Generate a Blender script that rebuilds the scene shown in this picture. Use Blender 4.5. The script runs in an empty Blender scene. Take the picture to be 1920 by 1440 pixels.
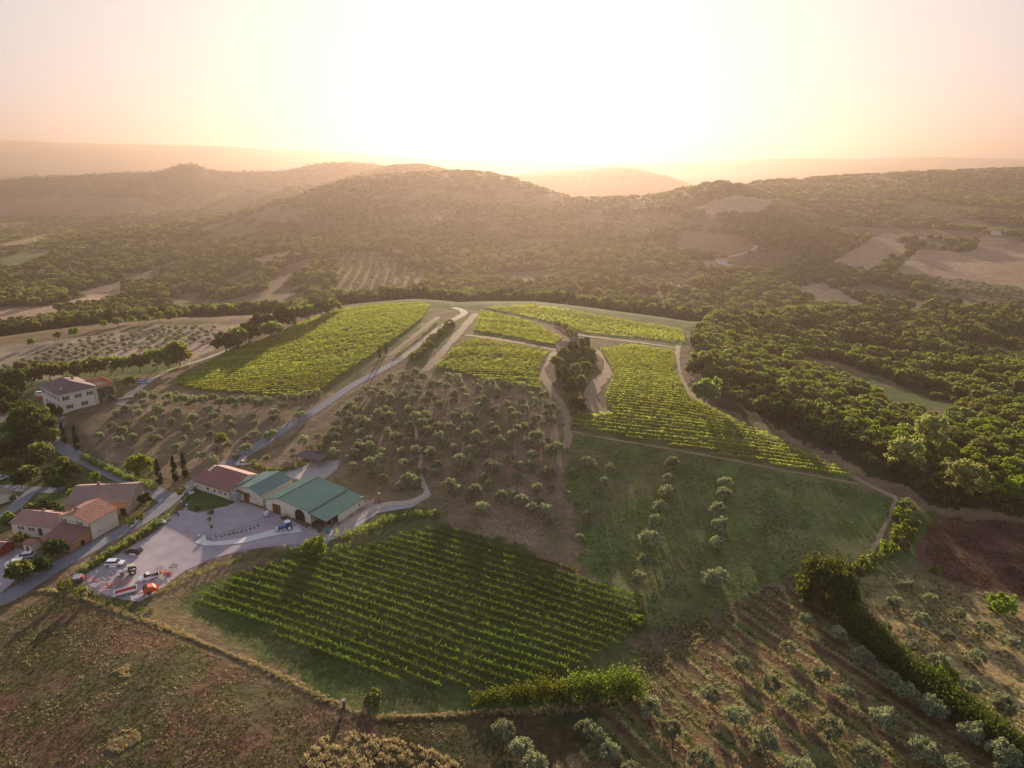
import bpy, math, random
import numpy as np
R = math.radians
sc = bpy.context.scene
# ---------------------------------------------------------------- camera
H = 96.0; PITCH = R(17.46); FPX = 1297.0          # camera height over the yard, downward pitch, focal length in photo pixels
cam_d = bpy.data.cameras.new('camera'); cam = bpy.data.objects.new('camera', cam_d); sc.collection.objects.link(cam)
cam.location = (0, 0, H); cam.rotation_euler = (R(90) - PITCH, 0, 0)
cam_d.sensor_width = 36.0; cam_d.lens = 36.0 * FPX / 1920.0; cam_d.clip_start = 0.5; cam_d.clip_end = 60000
sc.camera = cam
# ---------------------------------------------------------------- sky and sun
SUN_EL, SUN_AZ = 10.0, 1.0
w = bpy.data.worlds.new('World'); sc.world = w; w.use_nodes = True
nt = w.node_tree; bg = nt.nodes['Background']
sky = nt.nodes.new('ShaderNodeTexSky'); sky.sky_type = 'NISHITA'; sky.sun_disc = False
sky.sun_elevation = R(SUN_EL); sky.sun_rotation = R(SUN_AZ)
sky.altitude = 300; sky.air_density = 1.0; sky.dust_density = 2.5; sky.ozone_density = 1.0
hsv = nt.nodes.new('ShaderNodeHueSaturation'); hsv.inputs['Saturation'].default_value = .22
tint = nt.nodes.new('ShaderNodeVectorMath'); tint.operation = 'MULTIPLY'; tint.inputs[1].default_value = (.86, .95, 1.5)
nt.links.new(sky.outputs[0], hsv.inputs['Color']); nt.links.new(hsv.outputs[0], tint.inputs[0]); 
# soft shoulder: the overexposed sky round the sun levels off at warm cream, c / (1 + c / k)
dv = nt.nodes.new('ShaderNodeVectorMath'); dv.operation = 'DIVIDE'; dv.inputs[1].default_value = (1.94, 1.92, 1.88)
ad = nt.nodes.new('ShaderNodeVectorMath'); ad.operation = 'ADD'; ad.inputs[1].default_value = (1, 1, 1)
qt = nt.nodes.new('ShaderNodeVectorMath'); qt.operation = 'DIVIDE'
nt.links.new(tint.outputs[0], dv.inputs[0]); nt.links.new(dv.outputs[0], ad.inputs[0]); nt.links.new(tint.outputs[0], qt.inputs[0]); nt.links.new(ad.outputs[0], qt.inputs[1]); nt.links.new(qt.outputs[0], bg.inputs[0]); bg.inputs[1].default_value = 0.15
sl = bpy.data.lights.new('sun', 'SUN'); so = bpy.data.objects.new('sun', sl); sc.collection.objects.link(so)
sl.energy = 5.0; sl.angle = R(0.6); sl.color = (1.0, 0.77, 0.56)
so.rotation_euler = (-R(90 - SUN_EL), 0, -R(SUN_AZ))
sc.view_settings.view_transform = 'Standard'; sc.view_settings.look = 'None'
sc.view_settings.exposure = 1.68; sc.view_settings.gamma = 1.0
sc.render.engine = 'CYCLES'
cy = sc.cycles; cy.max_bounces = 6; cy.diffuse_bounces = 3; cy.glossy_bounces = 2; cy.transmission_bounces = 3
cy.transparent_max_bounces = 6; cy.volume_bounces = 0; cy.use_denoising = True; cy.caustics_reflective = False; cy.caustics_refractive = False
cy.sample_clamp_indirect = 4.0
# ---------------------------------------------------------------- helpers
rnd = random.Random(7); nr = np.random.RandomState(11)
COL = sc.collection
def tag(o, label=None, cat=None, group=None, kind=None):
    if label: o['label'] = label
    if cat: o['category'] = cat
    if group: o['group'] = group
    if kind: o['kind'] = kind
    return o
def empty(name, loc=(0, 0, 0), rz=0.0, label=None, cat=None, group=None):
    o = bpy.data.objects.new(name, None); COL.objects.link(o); o.location = loc; o.rotation_euler = (0, 0, rz)
    o.empty_display_size = 0.3
    return tag(o, label, cat, group)
def link(name, me, parent=None):
    o = bpy.data.objects.new(name, me); COL.objects.link(o)
    if parent is not None: o.parent = parent
    return o
def mesh_np(name, V, Fc, mats=(), smooth=False, midx=None):
    """V (n,3) array; Fc (m,k) int array of equal-sized faces"""
    V = np.asarray(V, np.float32); Fc = np.asarray(Fc, np.int32); k = Fc.shape[1]
    me = bpy.data.meshes.new(name)
    me.vertices.add(len(V)); me.vertices.foreach_set('co', V.ravel())
    me.loops.add(Fc.size); me.loops.foreach_set('vertex_index', Fc.ravel())
    me.polygons.add(len(Fc)); me.polygons.foreach_set('loop_start', np.arange(0, Fc.size, k, dtype=np.int32))
    if smooth: me.polygons.foreach_set('use_smooth', np.ones(len(Fc), bool))
    for m in mats: me.materials.append(m)
    if midx is not None: me.polygons.foreach_set('material_index', np.asarray(midx, np.int32))
    me.update(calc_edges=True)
    return me
class MB:
    """collects boxes, prisms, tubes ... into ONE mesh object"""
    def __init__(s): s.v = []; s.f = []
    def add(s, vs, fs):
        n = len(s.v); s.v += [tuple(v) for v in vs]; s.f += [tuple(n + i for i in f) for f in fs]; return s
    def box(s, c, d, rz=0.0, taper=1.0):
        ca, sa = math.cos(rz), math.sin(rz); out = []
        for k in (0, 1):
            t = taper if k else 1.0
            for (a, b) in ((-1, -1), (1, -1), (1, 1), (-1, 1)):
                x, y = a * d[0] / 2 * t, b * d[1] / 2 * t
                out.append((c[0] + x * ca - y * sa, c[1] + x * sa + y * ca, c[2] + (k - .5) * d[2]))
        return s.add(out, [(3, 2, 1, 0), (4, 5, 6, 7), (0, 1, 5, 4), (1, 2, 6, 5), (2, 3, 7, 6), (3, 0, 4, 7)])
    def cyl(s, p, q, r, r2=None, n=10, cap=True):
        r2 = r if r2 is None else r2
        p = np.array(p, float); q = np.array(q, float); d = q - p; d /= np.linalg.norm(d) + 1e-9
        a = np.cross(d, (0, 0, 1) if abs(d[2]) < .9 else (1, 0, 0)); a /= np.linalg.norm(a); b = np.cross(d, a); vs = []
        for (c, rr) in ((p, r), (q, r2)):
            for i in range(n):
                t = 2 * math.pi * i / n; vs.append(tuple(c + rr * (math.cos(t) * a + math.sin(t) * b)))
        fs = [(i, (i + 1) % n, n + (i + 1) % n, n + i) for i in range(n)]
        if cap: fs += [tuple(range(n))[::-1], tuple(range(n, 2 * n))]
        return s.add(vs, fs)
    def prism(s, poly, lo, hi):
        """poly: [(x,y)] footprint ; lo, hi heights (number or per-vertex list)"""
        n = len(poly); L = lo if hasattr(lo, '__len__') else [lo] * n; Hh = hi if hasattr(hi, '__len__') else [hi] * n
        vs = [(x, y, z) for (x, y), z in zip(poly, L)] + [(x, y, z) for (x, y), z in zip(poly, Hh)]
        return s.add(vs, [tuple(range(n))[::-1], tuple(range(n, 2 * n))] + [(i, (i + 1) % n, n + (i + 1) % n, n + i) for i in range(n)])
    def profile(s, pts, y0, y1):
        """pts: closed outline in x,z, extruded along y"""
        n = len(pts); vs = [(x, y0, z) for x, z in pts] + [(x, y1, z) for x, z in pts]
        return s.add(vs, [tuple(range(n)), tuple(range(n, 2 * n))[::-1]] + [((i + 1) % n, i, n + i, n + (i + 1) % n) for i in range(n)])
    def ball(s, c, r, n=10, m=6):
        r = r if hasattr(r, '__len__') else (r, r, r)
        vs = [(c[0], c[1], c[2] - r[2])]
        for j in range(1, m):
            ph = -math.pi / 2 + math.pi * j / m
            for i in range(n):
                t = 2 * math.pi * i / n; vs.append((c[0] + r[0] * math.cos(ph) * math.cos(t), c[1] + r[1] * math.cos(ph) * math.sin(t), c[2] + r[2] * math.sin(ph)))
        vs.append((c[0], c[1], c[2] + r[2])); fs = [(0, 1 + (i + 1) % n, 1 + i) for i in range(n)]
        for j in range(m - 2):
            for i in range(n):
                a = 1 + j * n; fs.append((a + i, a + (i + 1) % n, a + n + (i + 1) % n, a + n + i))
        a = 1 + (m - 2) * n; fs += [(a + i, a + (i + 1) % n, len(vs) - 1) for i in range(n)]
        return s.add(vs, fs)
    def build(s, name, mat, parent=None, smooth=False, bevel=0.0):
        me = bpy.data.meshes.new(name); me.from_pydata(s.v, [], s.f); me.update(); me.materials.append(mat)
        if smooth: me.polygons.foreach_set('use_smooth', np.ones(len(me.polygons), bool))
        o = link(name, me, parent)
        if bevel:
            b = o.modifiers.new('bevel', 'BEVEL'); b.width = bevel; b.segments = 2; b.limit_method = 'ANGLE'
        return o
# ---------------------------------------------------------------- numpy noise
_T = nr.rand(8, 256, 256).astype(np.float32)
def vnoise(x, y, s, seed=0):
    x = np.asarray(x, np.float64) / s + 13.7 * seed; y = np.asarray(y, np.float64) / s + 7.3 * seed
    i = np.floor(x).astype(np.int64); j = np.floor(y).astype(np.int64); a = x - i; b = y - j
    a = a * a * (3 - 2 * a); b = b * b * (3 - 2 * b); t = _T[seed % 8]
    i0, i1, j0, j1 = i & 255, (i + 1) & 255, j & 255, (j + 1) & 255
    return (t[i0, j0] * (1 - a) + t[i1, j0] * a) * (1 - b) + (t[i0, j1] * (1 - a) + t[i1, j1] * a) * b
def fbm(x, y, s, seed=0, o=4):
    v = 0; a = 1; n = 0
    for k in range(o): v = v + a * vnoise(x, y, s / 2 ** k, seed + k); n += a; a *= .5
    return v / n
# ---------------------------------------------------------------- photo pixel <-> world
cP, sP = math.cos(PITCH), math.sin(PITCH)
def ray(px, py):
    r = (np.asarray(px, float) - 960) / FPX; d = (np.asarray(py, float) - 720) / FPX
    return r, cP - d * sP, -sP - d * cP
def proj(x, y, z):
    z = z - H; dep = y * cP - z * sP; up = y * sP + z * cP
    return 960 + FPX * x / dep, 720 - FPX * up / dep
# ---------------------------------------------------------------- terrain: one sheet on a fan-shaped grid (u = x/y, ln y)
def tps(ctrl):
    P = []; g = []
    for c in ctrl:
        px, py, val = c[:3]; x, y, dz = ray(px, py)
        if len(c) > 3: Y = val; z = H + dz / y * Y       # (px, py, distance, 'Y')
        else: z = val; Y = (z - H) / dz * y              # (px, py, height)
        P.append((x / y, math.log(Y) * .6)); g.append(z / Y)
    P = np.array(P); g = np.array(g); n = len(P)
    def K(d2): return .5 * d2 * np.log(d2 + 1e-12)
    A = np.zeros((n + 3, n + 3)); A[:n, :n] = K(((P[:, None] - P[None]) ** 2).sum(-1)) + np.eye(n) * 2e-3
    A[:n, n] = 1; A[:n, n + 1:] = P; A[n, :n] = 1; A[n + 1:, :n] = P.T
    wv = np.linalg.solve(A, np.concatenate([g, np.zeros(3)]))
    def f(u, lnY):
        v = lnY * .6; out = wv[n] + wv[n + 1] * u + wv[n + 2] * v
        for k in range(n):
            out = out + wv[k] * K((u - P[k, 0]) ** 2 + (v - P[k, 1]) ** 2)
        return out * np.exp(lnY)
    return f
NEAR = [(-300,1440,2),(0,1440,2),(480,1440,0),(960,1440,-4),(1440,1440,-4),(1920,1440,-4),(2300,1440,-5),(400,1900,0),(1400,1900,-5),
 (-300,1150,0),(0,1200,1),(250,1200,1.5),(400,1250,0),(640,1335,-2),(900,1345,-5),(30,1110,0),(300,1050,0),(-100,1000,-1),(150,1000,0),(400,1000,0),
 (560,1000,0),(640,960,0),(370,930,0.3),(520,890,0.3),(620,860,1),(0,930,-3),(130,860,-1),(-200,850,-5),
 (370,1125,-1),(600,1060,-.5),(820,990,0),(1000,1050,-1.8),(1206,1151,-5),(1000,1250,-4.2),(800,1290,-3.5),(1180,1270,-5.5),(1250,1180,-5.8),
 (130,775,4),(60,750,2),(230,740,4),(350,790,2.5),(250,880,.5),(480,830,1.5),(0,760,-2),(-200,760,-6),
 (450,720,5),(330,700,3),(650,620,12),(750,585,15),(600,770,4),(740,680,10),(830,610,15),(860,585,16),(430,640,4),(150,650,-1),(50,690,-3),(-100,680,-6),(300,625,0),
 (800,830,4.5),(900,720,12),(900,650,15),(1050,650,12.5),(1000,580,13.5),(700,900,1),(960,950,.5),(1050,880,3),
 (1200,950,-.5),(1130,1060,-3.2),(1350,870,2.5),(1250,820,5),(1200,700,9.5),(1280,660,7),(1350,1000,-2.5),(1500,950,-1),(1600,905,-.5),(1690,930,-3),(1660,1010,-4),(1500,1080,-5.5),(1380,1150,-6),(1400,790,4.5),(1290,740,7),
 (1750,900,-4),(1850,940,-7),(2100,950,-12),(1700,800,-14),(1500,700,-12),(1900,780,-20),(1450,640,-13),(1700,690,-24),(1900,660,-32),(2200,700,-32),
 (1880,1020,-7),(1750,1130,-6),(2100,1150,-8),(1600,1200,-6),(1900,1300,-5.5),
 (1150,610,9),(1290,620,3),(1100,588,12),(1400,620,-8),(1550,610,-20),(1700,600,-32),(1920,600,-40),(2200,600,-45),(560,600,7),(-100,655,-5)]
CREST_N = [(-900,680,-8),(-200,662,-6),(0,655,-5),(150,630,-3),(300,606,0),(430,604,3),(560,590,9),(640,577,13),(780,567,16),(860,573,17),(1000,570,15),(1100,586,12),(1290,616,3),(1400,618,-8),(1500,605,-18),(1700,592,-34),(1920,592,-42),(2600,592,-50)]
MID = [(-200,600,600,'Y'),(0,580,650,'Y'),(60,620,560,'Y'),(150,590,620,'Y'),(200,552,780,'Y'),(400,560,720,'Y'),(330,520,900,'Y'),(500,560,650,'Y'),(640,545,690,'Y'),(800,540,700,'Y'),(700,475,900,'Y'),(950,560,640,'Y'),
 (950,500,850,'Y'),(950,420,1130,'Y'),(950,350,1380,'Y'),(1150,560,640,'Y'),(1200,520,760,'Y'),(1350,500,850,'Y'),(1300,400,1130,'Y'),(1240,375,1280,'Y'),(1380,380,1180,'Y'),(1500,440,1050,'Y'),(1600,470,950,'Y'),(1850,470,1000,'Y'),
 (1920,530,800,'Y'),(1800,545,760,'Y'),(1700,565,700,'Y'),(1500,560,700,'Y'),(1600,400,1300,'Y'),(1750,350,1750,'Y'),(1600,340,1850,'Y'),(1900,350,1900,'Y'),(1900,420,1250,'Y'),(2200,540,800,'Y'),(2200,350,1900,'Y'),
 (500,470,950,'Y'),(600,420,1180,'Y'),(400,450,1150,'Y'),(200,490,1050,'Y'),(0,520,900,'Y'),(0,465,1250,'Y'),(-300,500,1000,'Y'),(-200,460,1400,'Y'),(720,340,1440,'Y'),(750,400,1200,'Y'),(870,335,1430,'Y'),(630,360,1420,'Y'),(820,450,980,'Y')]
CREST_M = [(-900,470,1500),(-200,460,1500),(0,447,1500),(100,446,1450),(200,432,1450),(320,424,1450),(400,412,1400),(480,392,1400),(560,368,1450),(610,352,1480),(660,337,1500),(720,331,1500),(790,326,1500),(870,323,1500),(930,329,1490),
 (985,345,1450),(1040,367,1420),(1075,379,1400),(1180,375,1400),(1240,367,1350),(1300,353,1300),(1350,343,1280),(1395,350,1350),(1420,343,1600),(1500,337,1800),(1590,331,2000),(1680,326,2050),(1750,322,2100),(1850,318,2200),(1920,316,2200),(2600,314,2200)]
RIDGES = [ # far ridges: crest as (px, py, distance), front/back slope, rounding
 ([(-900,480,1900),(0,470,1900),(60,455,1900),(110,437,1950),(160,418,1950),(210,404,1950),(290,403,1950),(380,392,2000),(430,372,2050),(470,359,2100),(530,353,2100),(620,345,2200),(680,326,2200),(740,311,2250),(790,310,2250),(830,318,2250),(900,345,2200),(1000,390,2300),(2600,520,2200)], .28, 60),
 ([(-900,352,2850),(0,338,2850),(60,332,2850),(120,330,2850),(220,324,2850),(300,322,2850),(325,313,2850),(352,306,2850),(378,312,2850),(398,322,2850),(460,322,2900),(520,322,2900),(560,314,2900),(600,306,2900),(640,304,2900),(690,306,2900),(730,311,2900),(800,330,2950),(950,390,2950),(2600,700,2950)], .32, 60),
 ([(-900,700,3900),(700,500,3900),(850,362,3900),(940,330,3900),(1010,322,3900),(1060,319,3900),(1110,316,3900),(1160,312,3900),(1210,319,3900),(1260,333,3900),(1310,351,3900),(1400,385,3900),(1600,460,3900),(2600,700,3900)], .22, 160),
 ([(-900,300,7000),(0,292,7000),(200,296,7000),(450,303,7000),(700,315,7000),(900,318,7000),(1100,322,7000),(1280,328,7000),(1400,322,7000),(1520,316,7000),(1650,311,7000),(1800,316,7000),(2600,310,7000)], .15, 300),
 ([(-900,252,8500),(-200,262,8500),(0,263,8500),(60,265,8500),(120,269,8500),(250,271,8500),(420,274,8500),(600,284,8500),(800,298,8500),(1100,306,8500),(1350,303,8500),(1480,296,8500),(1600,298,8500),(1750,294,8500),(1920,298,8500),(2600,290,8500)], .15, 700),
]
fN = tps(NEAR); fM = tps(MID)
def crest(c, isY):
    U = []; A = []
    for (px, py, v) in c:
        x, y, dz = ray(px, py)
        Y = v if isY else (v - H) / dz * y
        U.append(x / y); A.append((Y, H + dz / y * Y))
    U = np.array(U); A = np.array(A)
    def f(u):
        o = 0
        for k in (-.004, 0, .004): o = o + np.stack([np.interp(u + k, U, A[:, 0]), np.interp(u + k, U, A[:, 1])]) / 3
        return o
    return f
cN = crest(CREST_N, False); cM = crest(CREST_M, True); RF = [(crest(r, True), s, w_) for r, s, w_ in RIDGES]
def smax(a, b, k):
    h = np.clip(.5 + .5 * (a - b) / k, 0, 1); return b + (a - b) * h + k * h * (1 - h)
def height_raw(u, lnY):
    Y = np.exp(lnY); x = u * Y
    YN, _ = cN(u); lc = np.minimum(lnY, np.log(YN)); ex = np.maximum(Y - YN, 0)
    zn = fN(u, np.maximum(lc, math.log(70))) - .24 * (np.sqrt(ex ** 2 + 35 ** 2) - 35)
    zn = zn + (fbm(x, Y, 45, 1, 3) - .5) * .6 * np.clip((Y - 60) / 120, 0, 1) * np.where((x > -150) & (x < -35) & (Y < 240), .1, 1)
    YM, zM = cM(u); ex = np.maximum(Y - YM, 0); lm = np.clip(lnY, math.log(520), np.log(YM))
    zm = fM(u, lm); bl = np.clip((np.minimum(Y, YM) / YM - .8) / .2, 0, 1); zm = zm * (1 - bl * bl) + zM * bl * bl
    zm = zm + (fbm(x, Y, 220, 3, 4) - .5) * 16 * np.clip((Y - 560) / 400, 0, 1) * (1 - bl * .9)
    zm = zm - .26 * (np.sqrt(ex ** 2 + 50 ** 2) - 50) - .3 * np.maximum(520 - Y, 0)
    z = smax(zn, zm, 8.0)
    for f, s, w_ in RF:
        Yc, zc = f(u); d = Y - Yc
        zz = zc - s * (np.sqrt(d * d + w_ * w_) - w_) + (fbm(x, Y, Yc.mean() * .12, 5, 4) - .5) * .12 * np.minimum(np.abs(d), 500)
        z = smax(z, zz, 6.0)
    return smax(z, -62.0 + 0 * z + (fbm(x, Y, 600, 2, 3) - .5) * 14, 10.0)
NU, NV = 1150, 920
U0, U1, L0, L1 = -1.35, 1.35, math.log(52), math.log(13000)
gu = np.linspace(U0, U1, NU); gl = np.linspace(L0, L1, NV)
GU, GL = np.meshgrid(gu, gl)                       # [row v, col u]
GZ = height_raw(GU, GL); GY = np.exp(GL); GX = GU * GY
def gz_at(x, y):
    x = np.asarray(x, float); y = np.asarray(y, float)
    a = (x / y - U0) / (U1 - U0) * (NU - 1); b = (np.log(y) - L0) / (L1 - L0) * (NV - 1)
    a = np.clip(a, 0, NU - 1.001); b = np.clip(b, 0, NV - 1.001); i = a.astype(int); j = b.astype(int); a = a - i; b = b - j
    return (GZ[j, i] * (1 - a) + GZ[j, i + 1] * a) * (1 - b) + (GZ[j + 1, i] * (1 - a) + GZ[j + 1, i + 1] * a) * b
def hit(px, py, ymin=0.0):
    """world point where the ray through a photo pixel meets the terrain"""
    rx, ry, rz = ray(px, py); a = (rx / ry - U0) / (U1 - U0) * (NU - 1); a = min(max(a, 0), NU - 1.001); i = int(a); a -= i
    col = GZ[:, i] * (1 - a) + GZ[:, i + 1] * a; Yc = np.exp(gl); d = H + rz / ry * Yc - col
    k = np.where((d[1:] < 0) & (Yc[1:] > ymin))[0]
    if len(k) == 0: return None
    k = k[0]; t = d[k] / (d[k] - d[k + 1] + 1e-9); t = min(max(t, 0), 1)
    y = Yc[k] * (1 - t) + Yc[k + 1] * t; x = rx / ry * y
    return (x, y, float(gz_at(x, y)))
def hits(pts, ymin=0.0): return [h for h in (hit(a, b, ymin) for a, b in pts) if h is not None]
def inpoly(x, y, poly):
    x = np.asarray(x); y = np.asarray(y); c = np.zeros(x.shape, bool); n = len(poly)
    for i in range(n):
        x0, y0 = poly[i][:2]; x1, y1 = poly[(i + 1) % n][:2]
        if y0 == y1: continue
        c ^= ((y0 > y) != (y1 > y)) & (x < (x1 - x0) * (y - y0) / (y1 - y0) + x0)
    return c
# visibility of every grid vertex from the camera (running maximum of elevation along each column)
ELV = (GZ - H) / GY; RUN = np.maximum.accumulate(ELV, axis=0)
def visible(x, y, lift=8.0):
    x = np.asarray(x, float); y = np.asarray(y, float)
    a = np.clip(((x / y - U0) / (U1 - U0) * (NU - 1)).astype(int), 0, NU - 1); b = np.clip(((np.log(y) - L0) / (L1 - L0) * (NV - 1)).astype(int), 0, NV - 1)
    return (gz_at(x, y) + lift - H) / y >= RUN[np.maximum(b - 1, 0), a] - 1e-4
GPX, GPY = proj(GX, GY, GZ)
# ---------------------------------------------------------------- materials
def node_mat(name):
    m = bpy.data.materials.new(name); m.use_nodes = True; t = m.node_tree
    b = t.nodes['Principled BSDF']; return m, t, b
def mat(name, col, rough=.8, metal=0.0, var=.25, scale=1.5, spec=.3, bump=0.0, streak=None, emit=None):
    """plain surface with procedural mottling"""
    m, t, b = node_mat(name); N = t.nodes; L = t.links
    tc = N.new('ShaderNodeTexCoord'); mp = N.new('ShaderNodeMapping'); n = N.new('ShaderNodeTexNoise')
    if streak: mp.inputs['Scale'].default_value = streak
    n.inputs['Scale'].default_value = scale; n.inputs['Detail'].default_value = 5
    L.new(tc.outputs['Object'], mp.inputs[0]); L.new(mp.outputs[0], n.inputs['Vector'])
    mr = N.new('ShaderNodeMapRange'); mr.inputs[3].default_value = 1 - var; mr.inputs[4].default_value = 1 + var
    mx = N.new('ShaderNodeVectorMath'); mx.operation = 'SCALE'; mx.inputs[0].default_value = col[:3]
    L.new(n.outputs[0], mr.inputs[0]); L.new(mr.outputs[0], mx.inputs['Scale']); L.new(mx.outputs[0], b.inputs['Base Color'])
    b.inputs['Roughness'].default_value = rough; b.inputs['Metallic'].default_value = metal; b.inputs['Specular IOR Level'].default_value = spec
    if bump:
        bp = N.new('ShaderNodeBump'); bp.inputs['Strength'].default_value = .6; bp.inputs['Distance'].default_value = bump
        L.new(n.outputs[0], bp.inputs['Height']); L.new(bp.outputs[0], b.inputs['Normal'])
    return m
def ground_mat():
    m, t, b = node_mat('land'); N = t.nodes; L = t.links
    at = N.new('ShaderNodeAttribute'); at.attribute_name = 'land'
    tc = N.new('ShaderNodeTexCoord')
    def noise(s, d, r=.6):
        n = N.new('ShaderNodeTexNoise'); n.inputs['Scale'].default_value = s; n.inputs['Detail'].default_value = d; n.inputs['Roughness'].default_value = r
        L.new(tc.outputs['Object'], n.inputs['Vector']); return n
    n1 = noise(.9, 6, .7); n2 = noise(.12, 5); n3 = noise(.018, 5)
    def rng(n, a, b_):
        r = N.new('ShaderNodeMapRange'); r.inputs[1].default_value = .3; r.inputs[2].default_value = .7; r.inputs[3].default_value = a; r.inputs[4].default_value = b_; L.new(n.outputs[0], r.inputs[0]); return r
    a1 = rng(n1, .62, 1.38); a2 = rng(n2, .72, 1.28); a3 = rng(n3, .85, 1.15)
    m1 = N.new('ShaderNodeMath'); m1.operation = 'MULTIPLY'; m2 = N.new('ShaderNodeMath'); m2.operation = 'MULTIPLY'
    L.new(a1.outputs[0], m1.inputs[0]); L.new(a2.outputs[0], m1.inputs[1]); L.new(m1.outputs[0], m2.inputs[0]); L.new(a3.outputs[0], m2.inputs[1])
    v = N.new('ShaderNodeVectorMath'); v.operation = 'SCALE'; L.new(at.outputs['Color'], v.inputs[0]); L.new(m2.outputs[0], v.inputs['Scale'])
    # drift of hue between greener and drier growth
    hs = N.new('ShaderNodeHueSaturation'); r4 = rng(noise(.35, 4), .47, .53); L.new(r4.outputs[0], hs.inputs['Hue']); L.new(v.outputs[0], hs.inputs['Color'])
    L.new(hs.outputs[0], b.inputs['Base Color']); b.inputs['Roughness'].default_value = 1.0; b.inputs['Specular IOR Level'].default_value = .05
    bp = N.new('ShaderNodeBump'); bp.inputs['Strength'].default_value = .9; bp.inputs['Distance'].default_value = .45; L.new(n1.outputs[0], bp.inputs['Height'])
    bp2 = N.new('ShaderNodeBump'); bp2.inputs['Strength'].default_value = .6; bp2.inputs['Distance'].default_value = 1.2; L.new(n2.outputs[0], bp2.inputs['Height']); L.new(bp.outputs[0], bp2.inputs['Normal'])
    L.new(bp2.outputs[0], b.inputs['Normal'])
    return m
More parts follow.
